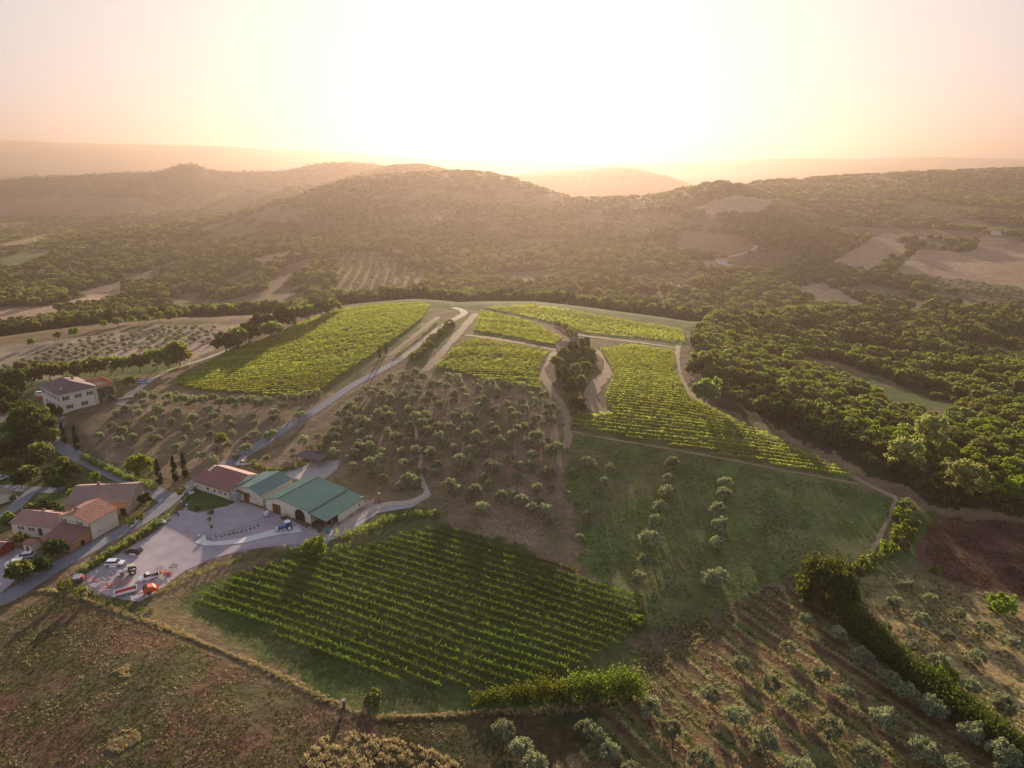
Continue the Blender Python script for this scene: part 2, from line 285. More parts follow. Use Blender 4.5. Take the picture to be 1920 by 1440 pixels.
# ---------------------------------------------------------------- land cover
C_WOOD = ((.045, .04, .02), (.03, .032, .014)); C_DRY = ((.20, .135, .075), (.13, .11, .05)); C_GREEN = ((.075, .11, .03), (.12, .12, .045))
C_STRAW = ((.34, .24, .11), (.22, .16, .07)); C_RED = ((.11, .052, .036), (.17, .09, .055)); C_PALE = ((.40, .27, .17), (.34, .23, .14)); C_OLIVE = ((.19, .13, .08), (.13, .10, .05))
C_VINE = ((.09, .12, .03), (.13, .12, .045)); C_WEED = ((.135, .08, .047), (.10, .09, .04)); C_YARD = ((.33, .25, .21), (.38, .30, .25)); C_EARTH = ((.24, .15, .09), (.2, .125, .07))
ZONES = [ # polygon in photo pixels, distance range, colours, noise scale (m)
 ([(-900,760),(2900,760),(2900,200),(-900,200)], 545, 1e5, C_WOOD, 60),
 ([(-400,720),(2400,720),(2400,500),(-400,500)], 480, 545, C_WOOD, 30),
 # far fields
 ([(-60,590),(100,572),(225,540),(240,556),(190,574),(0,600)], 545, 900, C_PALE, 60), ([(0,486),(60,466),(110,470),(60,500),(0,512)], 900, 2000, C_GREEN, 80), ([(0,457),(100,437),(104,443),(60,455),(0,466)], 900, 2200, C_STRAW, 60),
 ([(470,486),(555,466),(560,478),(500,500),(480,500)], 545, 1600, C_PALE, 60), ([(500,525),(540,495),(600,480),(560,520),(500,560)], 545, 1600, C_OLIVE, 60),
 ([(630,476),(700,470),(760,500),(812,530),(800,545),(690,552),(626,560)], 545, 1600, C_OLIVE, 50), ([(740,405),(860,390),(830,430),(730,440)], 700, 2500, C_OLIVE, 60),
 ([(1140,420),(1210,400),(1290,400),(1240,440),(1150,445)], 545, 2500, C_OLIVE, 60), ([(1300,387),(1380,366),(1460,376),(1430,402),(1330,408)], 545, 2500, C_PALE, 40),
 ([(1260,430),(1390,440),(1430,470),(1370,490),(1280,470)], 545, 2500, C_EARTH, 60), ([(1400,480),(1490,470),(1510,490),(1440,512),(1370,505)], 545, 2500, C_OLIVE, 60), ([(1180,520),(1300,500),(1330,520),(1280,545),(1180,545)], 545, 2500, C_OLIVE, 50),
 ([(1550,494),(1605,465),(1640,442),(1698,458),(1700,474),(1660,492),(1625,520)], 545, 2500, C_PALE, 40), ([(1680,505),(1722,466),(1820,474),(1842,448),(1920,456),(2100,464),(2100,545),(1920,548),(1800,532),(1680,515)], 545, 2500, C_PALE, 60),
 ([(1660,510),(1800,524),(1920,540),(2200,545),(2200,570),(1900,568),(1740,545)], 545, 2500, C_OLIVE, 60), ([(1580,425),(1700,428),(1840,435),(1920,445),(1920,455),(1700,450),(1580,440)], 545, 2500, C_OLIVE, 60),
 ([(1670,390),(1740,385),(1840,398),(1790,412),(1700,410)], 545, 2500, C_EARTH, 40), ([(1470,540),(1540,530),(1640,580),(1630,590),(1560,578),(1535,583),(1520,562)], 480, 2500, C_PALE, 40),
 ([(1420,345),(1600,340),(1560,350),(1430,352)], 900, 3000, C_OLIVE, 60),
 ([(-900,330),(2600,330),(2600,200),(-900,200)], 3400, 1e5, C_OLIVE, 500), ([(-900,425),(400,412),(250,370),(-900,372)], 2300, 4000, C_OLIVE, 200),
 # the wooded slope and its clearing at the right
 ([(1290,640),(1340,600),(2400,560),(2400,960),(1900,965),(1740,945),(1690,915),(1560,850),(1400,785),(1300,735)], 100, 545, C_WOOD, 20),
 ([(1500,672),(1560,676),(1700,728),(1800,765),(1760,790),(1690,758),(1600,722),(1520,688)], 100, 545, C_GREEN, 20), ([(1500,674),(1550,676),(1640,708),(1720,742),(1640,712),(1560,686),(1500,682)], 100, 545, C_EARTH, 20),
 # left side
 ([(560,604),(640,566),(780,552),(900,552),(1100,564),(1310,596),(1310,625),(1100,600),(900,585),(780,572),(640,585)], 60, 480, ((.05, .085, .022), (.075, .09, .03)), 12),
 ([(-400,700),(150,632),(300,612),(480,605),(420,640),(360,680),(200,700),(100,712),(-400,760)], 100, 480, ((.34, .25, .18), (.26, .20, .13)), 25),
 ([(-400,760),(60,712),(350,655),(330,690),(230,720),(230,750),(100,780),(130,850),(320,920),(0,1000),(-400,1010)], 60, 545, C_GREEN, 18),
 ([(150,790),(230,745),(330,735),(540,745),(640,745),(560,800),(440,880),(350,900),(170,850)], 60, 480, ((.24, .165, .105), (.19, .145, .08)), 14),
 ([(300,722),(420,650),(560,610),(640,577),(780,566),(812,572),(790,610),(720,670),(640,740),(540,748)], 60, 480, C_VINE, 14),
 ([(540,748),(640,735),(720,668),(800,602),(815,610),(745,685),(690,720),(600,775),(480,840)], 60, 480, ((.28, .195, .11), (.22, .17, .09)), 12),
 ([(745,685),(850,600),(900,590),(810,690)], 60, 480, C_GREEN, 10),
 # right-hand vineyards
 ([(815,690),(880,630),(1030,655),(1010,700),(1020,735),(900,712),(812,700)], 60, 480, C_VINE, 14), ([(885,628),(900,580),(1000,605),(1060,635),(1040,652)], 60, 480, C_VINE, 14),
 ([(900,570),(1000,562),(1100,578),(1290,610),(1290,650),(1190,640),(1085,628),(1040,612)], 60, 480, C_GREEN, 12),
 ([(1085,632),(1190,642),(1270,655),(1275,700),(1300,745),(1400,795),(1500,840),(1620,905),(1480,885),(1300,850),(1060,805),(1080,770),(1150,770),(1130,740),(1150,690),(1120,655)], 60, 480, C_VINE, 14),
 ([(1010,700),(1040,660),(1120,655),(1150,690),(1100,745),(1140,775),(1060,775),(1020,735)], 60, 480, ((.13, .10, .045), (.16, .11, .06)), 10),
 # middle slope
 ([(640,760),(745,690),(820,700),(1020,735),(1065,775),(1060,900),(1090,1000),(1040,1040),(850,990),(760,960),(620,900),(500,860)], 60, 480, ((.25, .17, .105), (.18, .14, .075)), 11),
 ([(1060,810),(1180,822),(1300,852),(1480,887),(1610,907),(1690,940),(1640,1040),(1500,1072),(1440,1110),(1310,1190),(1210,1240),(1190,1130),(1080,1050),(1090,960),(1060,890)], 60, 480, ((.10, .135, .035), (.15, .15, .055)), 16),
 ([(1270,940),(1330,920),(1350,980),(1330,1010),(1280,980)], 60, 480, ((.11, .12, .05), (.075, .12, .035)), 6), ([(1170,860),(1140,880),(1070,980),(1100,1000),(1180,920)], 60, 480, ((.16, .13, .065), (.09, .12, .04)), 6), ([(1420,920),(1540,960),(1530,1000),(1430,980)], 60, 480, ((.10, .125, .045), (.08, .12, .035)), 6),
 # near vineyard, banks and grass round it
 ([(330,1150),(360,1110),(500,1060),(620,1020),(700,990),(850,975),(1000,1040),(1210,1120),(1250,1200),(1190,1280),(1150,1330),(900,1335),(700,1345),(640,1310),(500,1230),(400,1180)], 60, 480, ((.065, .088, .022), (.095, .105, .035)), 12),
 ([(620,985),(760,955),(830,975),(850,985),(740,1005),(600,1040),(520,1050)], 60, 480, C_GREEN, 8),
 ([(-400,1230),(0,1165),(85,1112),(250,1165),(400,1222),(560,1290),(655,1335),(710,1352),(900,1348),(1000,1370),(860,1440),(800,1700),(-900,1700)], 30, 480, C_WEED, 9),
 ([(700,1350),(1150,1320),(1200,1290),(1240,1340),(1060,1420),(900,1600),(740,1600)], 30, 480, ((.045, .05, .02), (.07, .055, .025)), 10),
 # lower right
 ([(1240,1240),(1440,1100),(1500,1085),(1620,1160),(1900,1400),(2200,1700),(900,1700),(1080,1420)], 30, 480, ((.21, .135, .065), (.16, .14, .05)), 9),
 ([(1590,1100),(1680,1065),(1780,1100),(1920,1130),(2400,1200),(2400,1500),(1920,1440),(1740,1240)], 30, 480, ((.38, .27, .12), (.27, .23, .09)), 9),
 ([(1740,960),(1830,975),(2400,1000),(2400,1160),(1920,1120),(1800,1095),(1730,1050),(1720,1000)], 60, 480, C_RED, 8),
 ([(1640,1040),(1700,950),(1760,960),(1720,1060),(1600,1095)], 60, 480, C_GREEN, 8),
 ([(1180,1200),(1300,1160),(1450,1090),(1510,1075),(1470,1110),(1380,1150),(1280,1240),(1190,1290)], 60, 480, ((.15, .115, .07), (.10, .09, .04)), 8),
 # the yard
 ([(150,1075),(250,1020),(330,955),(440,945),(610,1000),(690,940),(700,955),(620,1020),(560,1025),(420,1045),(340,1075),(230,1125),(150,1110)], 60, 480, C_YARD, 12),
 ([(0,1060),(60,1040),(30,1090),(-60,1140),(-300,1140),(-300,1050)], 60, 480, C_YARD, 12),
 ([(345,925),(440,940),(430,950),(350,955),(335,940)], 60, 480, C_GREEN, 8),
]
LAND = np.zeros((NV, NU, 3)); _wx = (fbm(GX, GY, 14, 4, 3) - .5); _wy = (fbm(GX, GY, 14, 6, 3) - .5)
_amp = np.clip(FPX * 5 / np.maximum(GY, 60), 1, 70)
_hx = vnoise(GX, GY, 1.7, 5) - .5; _hy = vnoise(GX, GY, 1.7, 6) - .5
_QX = GPX + _wx * _amp * 1.6 + _hx * _amp * .5; _QY = GPY + _wy * _amp * .8 + _hy * _amp * .25
_n = fbm(GX, GY, 22, 2, 4)[..., None]; _n = np.clip((_n - .35) / .3, 0, 1)
LAND[:] = np.array(C_DRY[0]) * _n + np.array(C_DRY[1]) * (1 - _n)
ZM = np.zeros((NV, NU), np.int16)
for zi, (poly, y0, y1, cc, s) in enumerate(ZONES):
    xs = [p[0] for p in poly]; ys = [p[1] for p in poly]
    pre = (GY >= y0) & (GY <= y1) & (_QX >= min(xs)) & (_QX <= max(xs)) & (_QY >= min(ys)) & (_QY <= max(ys))
    idx = np.where(pre); ins = inpoly(_QX[idx], _QY[idx], poly); idx = (idx[0][ins], idx[1][ins])
    n = fbm(GX[idx], GY[idx], s, zi, 4)[:, None]; n = np.clip((n - .38) / .24, 0, 1)
    LAND[idx] = np.array(cc[0]) * n + np.array(cc[1]) * (1 - n); ZM[idx] = zi + 1
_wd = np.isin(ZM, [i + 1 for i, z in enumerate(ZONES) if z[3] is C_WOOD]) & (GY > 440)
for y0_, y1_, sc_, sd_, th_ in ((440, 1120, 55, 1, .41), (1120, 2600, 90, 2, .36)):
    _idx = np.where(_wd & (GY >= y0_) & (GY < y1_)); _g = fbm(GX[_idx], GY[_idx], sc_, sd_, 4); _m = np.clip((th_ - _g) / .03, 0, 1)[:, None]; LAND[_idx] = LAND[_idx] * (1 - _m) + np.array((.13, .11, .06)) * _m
# strips of tilled earth and standing grass between the olive rows, lower right
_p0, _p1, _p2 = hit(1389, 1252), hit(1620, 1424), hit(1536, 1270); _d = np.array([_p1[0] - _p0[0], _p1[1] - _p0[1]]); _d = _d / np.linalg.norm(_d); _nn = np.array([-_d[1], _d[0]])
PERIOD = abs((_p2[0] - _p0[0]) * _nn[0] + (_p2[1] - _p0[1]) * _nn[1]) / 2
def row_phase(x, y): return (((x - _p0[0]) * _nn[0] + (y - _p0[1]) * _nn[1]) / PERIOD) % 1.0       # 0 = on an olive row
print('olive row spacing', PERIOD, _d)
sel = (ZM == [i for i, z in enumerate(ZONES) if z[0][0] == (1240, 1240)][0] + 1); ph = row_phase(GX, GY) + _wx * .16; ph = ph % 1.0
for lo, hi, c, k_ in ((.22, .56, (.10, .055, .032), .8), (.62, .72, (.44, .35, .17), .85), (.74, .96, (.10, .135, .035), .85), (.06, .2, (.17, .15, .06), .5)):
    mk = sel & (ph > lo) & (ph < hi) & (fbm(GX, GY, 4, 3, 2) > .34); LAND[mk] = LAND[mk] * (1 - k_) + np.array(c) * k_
# bands of mown vineyard grass
_s = np.arange(NU * NV, dtype=np.int64).reshape(NV, NU)
quad = np.stack([_s[:-1, :-1], _s[:-1, 1:], _s[1:, 1:], _s[1:, :-1]], -1).reshape(-1, 4)
LAND *= np.array((.94, .98, 1.07))
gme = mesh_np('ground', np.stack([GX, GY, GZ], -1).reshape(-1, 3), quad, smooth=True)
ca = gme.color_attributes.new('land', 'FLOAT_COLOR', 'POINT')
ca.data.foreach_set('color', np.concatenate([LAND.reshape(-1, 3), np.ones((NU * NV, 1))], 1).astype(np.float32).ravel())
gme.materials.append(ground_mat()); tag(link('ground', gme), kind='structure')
# ---------------------------------------------------------------- haze
HZ = MB(); HZ.box((0, 6450, 165), (36000, 13300, 570))
hm = bpy.data.materials.new('haze'); hm.use_nodes = True; t = hm.node_tree; t.nodes.clear()
o_ = t.nodes.new('ShaderNodeOutputMaterial'); pv = t.nodes.new('ShaderNodeVolumePrincipled'); t.links.new(pv.outputs[0], o_.inputs['Volume'])
pv.inputs['Color'].default_value = (.33, .27, .235, 1); pv.inputs['Density'].default_value = .00021; pv.inputs['Anisotropy'].default_value = .61
tag(HZ.build('haze', hm), kind='stuff')
# ---------------------------------------------------------------- roads and paths draped over the ground
def dens(pts, step):
    out = [pts[0]]
    for a, b in zip(pts[:-1], pts[1:]):
        n = max(1, int(math.hypot(a[0] - b[0], a[1] - b[1]) / step))
        out += [tuple(a[k] + (b[k] - a[k]) * i / n for k in range(len(a))) for i in range(1, n + 1)]
    return out
def smooth_line(pts, it=2):
    for _ in range(it):
        q = [pts[0]]
        for a, b in zip(pts[:-1], pts[1:]): q += [tuple(a[k] * .75 + b[k] * .25 for k in range(len(a))), tuple(a[k] * .25 + b[k] * .75 for k in range(len(a)))]
        q.append(pts[-1]); pts = q
    return pts
def ribbon(name, px, width, m, lift=.06, ymin=0, label=None, nlat=3, wob=.0, kind='structure'):
    P = [(h[0], h[1]) for h in hits(px, ymin)]; P = dens(smooth_line(P), 2.0 if P[0][1] < 500 else 6.0)
    n = len(P); V = []; Fc = []
    for i, (x, y) in enumerate(P):
        a = P[max(i - 1, 0)]; b = P[min(i + 1, n - 1)]; dx, dy = b[0] - a[0], b[1] - a[1]; L = math.hypot(dx, dy) + 1e-9; wd = (width[0] + (width[1] - width[0]) * i / n) if hasattr(width, '__len__') else width
        for k in range(nlat + 1):
            s = (k / nlat - .5) * wd
            if wob and k in (0, nlat): s += wob * (float(vnoise(x, y, 2.5, k + 1)) - .5)
            V.append((x - dy / L * s, y + dx / L * s))
    V = np.array(V); Z = gz_at(V[:, 0], V[:, 1]) + lift
    for i in range(n - 1):
        for k in range(nlat): a = i * (nlat + 1) + k; Fc.append((a, a + nlat + 1, a + nlat + 2, a + 1))
    o = link(name, mesh_np(name, np.column_stack([V, Z]), np.array(Fc)[:, ::-1], [m], smooth=True)); tag(o, label, kind=kind); return o
def sheet(name, poly, m, lift=.05, step=1.2, ymin=0):
    """area draped on the ground: grid cells whose centres lie inside the polygon"""
    P = [(h[0], h[1]) for h in hits(poly, ymin)]; xs = [p[0] for p in P]; ys = [p[1] for p in P]
    bm = __import__('bmesh').new(); vs = [bm.verts.new((p[0], p[1], 0)) for p in dens(P + [P[0]], step)[:-1]]; f = bm.faces.new(vs)
    import bmesh
    bmesh.ops.triangulate(bm, faces=[f])
    for ax, lo, hi in (((1, 0, 0), min(xs), max(xs)), ((0, 1, 0), min(ys), max(ys))):
        c = lo + step
        while c < hi:
            bmesh.ops.bisect_plane(bm, geom=bm.verts[:] + bm.edges[:] + bm.faces[:], plane_co=(c if ax[0] else 0, c if ax[1] else 0, 0), plane_no=ax); c += step * 2
    for v in bm.verts: v.co.z = float(gz_at(v.co.x, v.co.y)) + lift
    bmesh.ops.recalc_face_normals(bm, faces=bm.faces[:])
    if sum(f.normal.z for f in bm.faces) < 0: bmesh.ops.reverse_faces(bm, faces=bm.faces[:])
    me = bpy.data.meshes.new(name); bm.to_mesh(me); bm.free(); me.materials.append(m)
    return tag(link(name, me), kind='structure')
asphalt = mat('asphalt', (.19, .20, .23), .8, var=.22, scale=.6, spec=.3, bump=.02); gravelm = mat('pale gravel', (.42, .36, .30), .9, var=.2, scale=1.2, bump=.05)
dirt = mat('track earth', (.27, .20, .13), .95, var=.3, scale=.8, bump=.1); white_dirt = mat('white road', (.42, .35, .28), .9, var=.25, scale=.5, spec=.1); yardm = mat('yard gravel', (.36, .315, .345), .9, var=.35, scale=.22, spec=.15, bump=.04)
concrete = mat('pale concrete', (.62, .62, .60), .7, var=.1, scale=.8); lawnm = mat('lawn', (.05, .085, .02), 1, var=.35, scale=1.2, bump=.1)
sheet('yard', [(160,1074),(205,1048),(250,1022),(285,1002),(318,978),(335,957),(352,957),(372,962),(428,948),(446,940),(470,946),(500,957),(540,972),(575,990),(606,1004),(645,985),(700,947),(760,944),(800,925),(806,932),(770,952),(708,962),(650,1000),(605,1020),(560,1022),(500,1026),(450,1034),(390,1050),(345,1072),(320,1090),(290,1112),(262,1128),(225,1124),(190,1112),(165,1096)], yardm, .05)
sheet('forecourt', [(-60,1100),(-60,1052),(0,1040),(30,1028),(70,1035),(55,1052),(40,1075),(18,1098),(-20,1130)], yardm, .05)
sheet('carport_yard', [(470,876),(478,868),(492,878),(520,884),(560,878),(590,866),(640,862),(632,880),(612,896),(596,905),(560,900),(530,894),(500,884)], mat('pale asphalt', (.33, .32, .32), .8, var=.12, scale=.7), .09)
sheet('curved_drive', [(366,1018),(384,1003),(388,1014),(400,1017),(440,1012),(480,1003),(510,994),(535,990),(560,986),(566,998),(530,1002),(500,1008),(460,1018),(420,1023),(385,1024)], concrete, .14)
sheet('lawn', [(346,925),(369,920),(400,926),(440,942),(425,950),(390,952),(356,955),(342,945)], lawnm, .12)
ribbon('road', [(-60,1155),(20,1118),(85,1075),(170,1028),(250,985),(300,955),(322,935),(365,905),(420,874),(470,845),(530,806),(600,765),(660,722),(715,695),(752,672)], (5.6, 4.2), asphalt, .10, label=None)
ribbon('white_road', [(752,672),(790,642),(825,615),(856,597),(872,588),(868,582),(850,577)], 4.2, white_dirt, .12)
ribbon('villa_lane', [(318,938),(290,922),(250,905),(215,890),(170,868),(132,850),(110,836),(104,815),(112,795)], (5.6, 4.0), asphalt, .14)
ribbon('villa_drive', [(225,760),(240,742),(262,728),(285,708),(320,692),(380,675),(430,655)], 3.4, gravelm, .10, wob=.8)
ribbon('lower_lane', [(-80,918),(0,914),(60,918),(115,920)], 4.0, asphalt, .10); ribbon('lower_lane_spur', [(62,919),(45,935),(30,950),(8,968),(-30,975)], 4.5, asphalt, .14)
ribbon('dirt_track', [(795,697),(812,680),(835,655),(860,625),(880,602),(893,588)], 4.2, dirt, .08, wob=1.2); ribbon('terrace_track', [(728,668),(745,655),(775,632),(805,608),(822,594)], 3.0, dirt, .08, wob=1.0)
ribbon('vineyard_path', [(872,628),(920,634),(980,644),(1050,658)], 3.4, dirt, .08, wob=1.0)
ribbon('grassy_path', [(1045,660),(1022,675),(1012,700),(1030,725),(1048,750),(1062,775),(1066,800),(1062,840)], (4.5, 2.5), dirt, .08, wob=2.0)
ribbon('bend_track', [(1112,655),(1140,672),(1146,694),(1122,716),(1104,740),(1108,762),(1140,776)], (4.0, 6.5), dirt, .08, wob=1.4)
ribbon('upper_track', [(1040,610),(1066,625),(1100,630),(1180,640),(1275,654)], 3.4, dirt, .08, wob=1.2); ribbon('outer_track', [(1272,648),(1268,680),(1276,712),(1296,742),(1340,768),(1400,800),(1480,836),(1560,876),(1620,905),(1680,935)], 2.4, dirt, .08, wob=1.0)
ribbon('edge_track', [(1680,935),(1668,970),(1650,1005),(1636,1035)], 1.3, dirt, .08, wob=1.2); ribbon('field_edge_path', [(1062,806),(1100,816),(1200,832),(1300,850),(1400,868),(1500,888),(1610,908)], 1.0, dirt, .08, wob=.9)
ribbon('grove_path', [(800,930),(792,900),(788,860),(782,820),(775,780)], (1.6, .8), gravelm, .08, wob=1.4); ribbon('barn_path', [(612,1004),(650,985),(690,958),(720,945),(770,944),(800,928)], 2.6, gravelm, .12, wob=.8)
ribbon('valley_road', [(1158,524),(1200,510),(1250,496),(1300,490)], 6, white_dirt, .35, 545); ribbon('farm_road', [(1335,485),(1380,480),(1410,470),(1420,460)], 5, white_dirt, .35, 545); ribbon('meadow_track', [(0,462),(60,455),(95,447)], 9, white_dirt, .6, 700)

# ---------------------------------------------------------------- leaves, trees
def leaf_mat(name, col, trans=.4, tcol=None, var=.35, nscale=.5, rough=.6, huev=.02):
    m = bpy.data.materials.new(name); m.use_nodes = True; t = m.node_tree; N = t.nodes; L = t.links; N.clear()
    o = N.new('ShaderNodeOutputMaterial'); d = N.new('ShaderNodeBsdfDiffuse'); tr = N.new('ShaderNodeBsdfTranslucent'); mx = N.new('ShaderNodeMixShader')
    mx.inputs[0].default_value = trans
    tc = N.new('ShaderNodeTexCoord'); n = N.new('ShaderNodeTexNoise'); n.inputs['Scale'].default_value = nscale; n.inputs['Detail'].default_value = 3
    L.new(tc.outputs['Object'], n.inputs['Vector'])
    oi = N.new('ShaderNodeObjectInfo'); r1 = N.new('ShaderNodeMapRange'); r1.inputs[1].default_value = .3; r1.inputs[2].default_value = .7; r1.inputs[3].default_value = 1 - var; r1.inputs[4].default_value = 1 + var
    L.new(n.outputs[0], r1.inputs[0]); r2 = N.new('ShaderNodeMapRange'); r2.inputs[3].default_value = .75; r2.inputs[4].default_value = 1.25; L.new(oi.outputs['Random'], r2.inputs[0])
    mu = N.new('ShaderNodeMath'); mu.operation = 'MULTIPLY'; L.new(r1.outputs[0], mu.inputs[0]); L.new(r2.outputs[0], mu.inputs[1])
    hr = N.new('ShaderNodeMapRange'); hr.inputs[3].default_value = .5 - huev; hr.inputs[4].default_value = .5 + huev; L.new(oi.outputs['Random'], hr.inputs[0])
    def br(c, sh):
        hs = N.new('ShaderNodeHueSaturation'); hs.inputs['Color'].default_value = (*c, 1); L.new(hr.outputs[0], hs.inputs['Hue']); L.new(mu.outputs[0], hs.inputs['Value']); L.new(hs.outputs[0], sh.inputs['Color'])
    br(col, d); br(tcol or tuple(c * 1.3 for c in col), tr)
    L.new(d.outputs[0], mx.inputs[1]); L.new(tr.outputs[0], mx.inputs[2]); L.new(mx.outputs[0], o.inputs['Surface'])
    return m
L_olive = leaf_mat('olive leaves', (.25, .28, .17), .4, (.36, .39, .17)); L_wood = leaf_mat('wood leaves', (.125, .15, .055), .48, (.32, .36, .08), huev=.03)
L_dark = leaf_mat('dark leaves', (.055, .075, .022), .35, (.13, .17, .03)); L_bright = leaf_mat('bright leaves', (.12, .17, .025), .5, (.32, .40, .04), huev=.015)
L_yellow = leaf_mat('lime leaves', (.13, .16, .02), .5, (.3, .34, .03), huev=.01); L_vine = leaf_mat('vine leaves', (.165, .205, .045), .55, (.52, .58, .085), var=.25, huev=.012)
L_vine_near = leaf_mat('young vine leaves', (.075, .12, .025), .45, (.20, .27, .035), var=.25, huev=.012)
L_hedge = leaf_mat('hedge leaves', (.06, .09, .02), .45, (.24, .30, .03), nscale=.9)
L_cyp = leaf_mat('cypress leaves', (.022, .034, .014), .15, (.04, .06, .015)); L_pale = leaf_mat('pale leaves', (.22, .26, .09), .5, (.42, .46, .13))
L_straw = leaf_mat('dry grass blades', (.40, .33, .19), .45, (.55, .45, .24), huev=.01); L_grass = leaf_mat('green grass blades', (.07, .09, .025), .45, (.14, .18, .03)); L_rust = leaf_mat('rusty weed blades', (.10, .07, .04), .35, (.17, .09, .04))
bark = mat('bark', (.11, .085, .06), .95, var=.3, scale=4, bump=.04)
def cloud(cent, rad, per, size, rs, up=.25):
    """leaf quads scattered in balls round the given centres"""
    C = np.repeat(np.asarray(cent, float), per, 0); Rr = np.repeat(np.asarray(rad, float).reshape(-1, 1), per, 0); n = len(C)
    d = rs.randn(n, 3); d /= np.linalg.norm(d, axis=1)[:, None]; r = rs.rand(n, 1) ** .45
    P = C + d * r * Rr
    nn = d * .9 + rs.randn(n, 3) * .7; nn[:, 2] += up; nn /= np.linalg.norm(nn, axis=1)[:, None]
    a = np.cross(nn, rs.randn(n, 3)); a /= np.linalg.norm(a, axis=1)[:, None]; b = np.cross(nn, a)
    s = size * (.6 + .8 * rs.rand(n, 1)); a = a * s; b = b * s * (.5 + .4 * rs.rand(n, 1))
    V = np.stack([P - a * .5, P + b * .5, P + a * .6, P - b * .5], 1).reshape(-1, 3)
    return V, np.arange(n * 4).reshape(-1, 4)
def crown_shape(rx, rz, zc, n, rs, lump=.28, bottom=-.55, dome=True):
    """centres of leaf clumps over an uneven crown"""
    C = []; rad = []
    lb = rs.randn(5, 3); lb /= np.linalg.norm(lb, axis=1)[:, None]
    while len(C) < n:
        d = rs.randn(3); d /= np.linalg.norm(d)
        if d[2] < bottom: continue
        k = 1 + lump * max((lb @ d).max() - .55, 0) * 2.2 - lump * .5; r = (.45 + .55 * rs.rand() ** .5) * k
        C.append((d[0] * r * rx, d[1] * r * rx, zc + d[2] * r * rz)); rad.append(rx * (.16 + .14 * rs.rand()))
    return C, rad
def trunk_mb(h, r, rs, limbs=4, spread=1.0, fork=.45):
    m = MB(); p = [0, 0, -.3]; k = 3; pts = [tuple(p)]
    for i in range(k): p = [p[0] + rs.randn() * .06 * h, p[1] + rs.randn() * .06 * h, p[2] + (h * fork + .3) / k]; pts.append(tuple(p))
    for i in range(k): m.cyl(pts[i], pts[i + 1], r * (1 - .18 * i), r * (1 - .18 * (i + 1)), 7, cap=False)
    for j in range(limbs):
        a = 2 * math.pi * (j + rs.rand() * .6) / limbs; q = np.array(pts[-1]); e = q + np.array([math.cos(a) * spread * .55, math.sin(a) * spread * .55, h * .28])
        f = e + np.array([math.cos(a + .3) * spread * .45, math.sin(a + .3) * spread * .45, h * .25]); m.cyl(q, e, r * .5, r * .3, 5, cap=False); m.cyl(e, f, r * .3, r * .12, 5, cap=False)
    return m
def me_of(mb, name, m):
    me = bpy.data.meshes.new(name); me.from_pydata(mb.v, [], mb.f); me.update(); me.materials.append(m); me.polygons.foreach_set('use_smooth', np.ones(len(me.polygons), bool)); return me
KIND = {}
def make_kind(key, n_var, rx, rz, zc, nclump, per, size, leaf, th, tr, limbs=4, lump=.3, bottom=-.5, seed=1, fork=.45):
    out = []
    for k in range(n_var):
        rs = np.random.RandomState(seed * 31 + k)
        C, rad = crown_shape(rx * (1 + .1 * rs.randn() * .5), rz, zc, nclump, rs, lump, bottom); V, Fc = cloud(C, rad, per, size, rs)
        tm = trunk_mb(th, tr, rs, limbs, rx, fork); crown = mesh_np(key + '_crown', V, Fc, [leaf]); trunk = me_of(tm, key + '_trunk', bark)
        # the same tree as one mesh, for the far ones
        tv = np.array(tm.v); tf = [f for f in tm.f if len(f) == 4]
        j = mesh_np(key, np.concatenate([V, tv]), np.concatenate([Fc, np.array(tf) + len(V)]), [leaf, bark], midx=[0] * len(Fc) + [1] * len(tf))
        src = bpy.data.objects.new(key + '_source', j)
        out.append((crown, trunk, src))
    KIND[key] = out
make_kind('olive', 5, 2.2, 1.55, 2.35, 54, 34, .36, L_olive, 2.6, .17, 3, .45, -.45, 2)
make_kind('oak', 5, 4.2, 3.4, 4.8, 80, 36, .8, L_wood, 6.0, .28, 4, .45, -.5, 3)
make_kind('darktree', 4, 4.1, 3.9, 5.0, 84, 36, .75, L_dark, 6.5, .3, 4, .5, -.6, 4)
make_kind('limetree', 3, 3.6, 4.0, 5.0, 76, 34, .68, L_bright, 6.0, .22, 4, .5, -.55, 5)
make_kind('paletree', 3, 3.4, 4.4, 5.4, 84, 40, .5, L_pale, 6.0, .2, 4, .5, -.6, 6)
make_kind('roundtree', 2, 1.5, 1.35, 2.6, 30, 34, .3, L_yellow, 2.6, .1, 3, .15, -.8, 7)
make_kind('bush', 4, 1.9, 1.4, .95, 34, 34, .42, L_wood, 1.0, .08, 3, .4, -.6, 8)
make_kind('limebush', 3, 1.9, 1.5, 1.0, 34, 34, .4, L_bright, 1.0, .08, 3, .4, -.6, 9)
L_big = leaf_mat('dense tree leaves', (.05, .075, .018), .35, (.17, .22, .03), nscale=.7)
make_kind('bigtree', 1, 5.9, 4.9, 5.0, 230, 44, .58, L_big, 6.0, .4, 5, .35, -.75, 12)
def make_cypress():
    out = []
    for k in range(2):
        rs = np.random.RandomState(90 + k); C = []; rad = []
        for i in range(60):
            z = .5 + 8.2 * rs.rand(); w_ = 1.15 * (1 - (z / 9.4) ** 2.2) * (.55 + .45 * min(1, z / 1.5)); a = rs.rand() * 6.28; C.append((math.cos(a) * w_ * .6, math.sin(a) * w_ * .6, z)); rad.append(.38 + .3 * (1 - z / 9))
        V, Fc = cloud(C, rad, 44, .3, rs, up=1.5); m = MB(); m.cyl((0, 0, -.3), (0, 0, 3), .14, .1, 7)
        out.append((mesh_np('cypress_crown', V, Fc, [L_cyp]), me_of(m, 'cypress_trunk', bark), None))
    KIND['cypress'] = out
make_cypress()
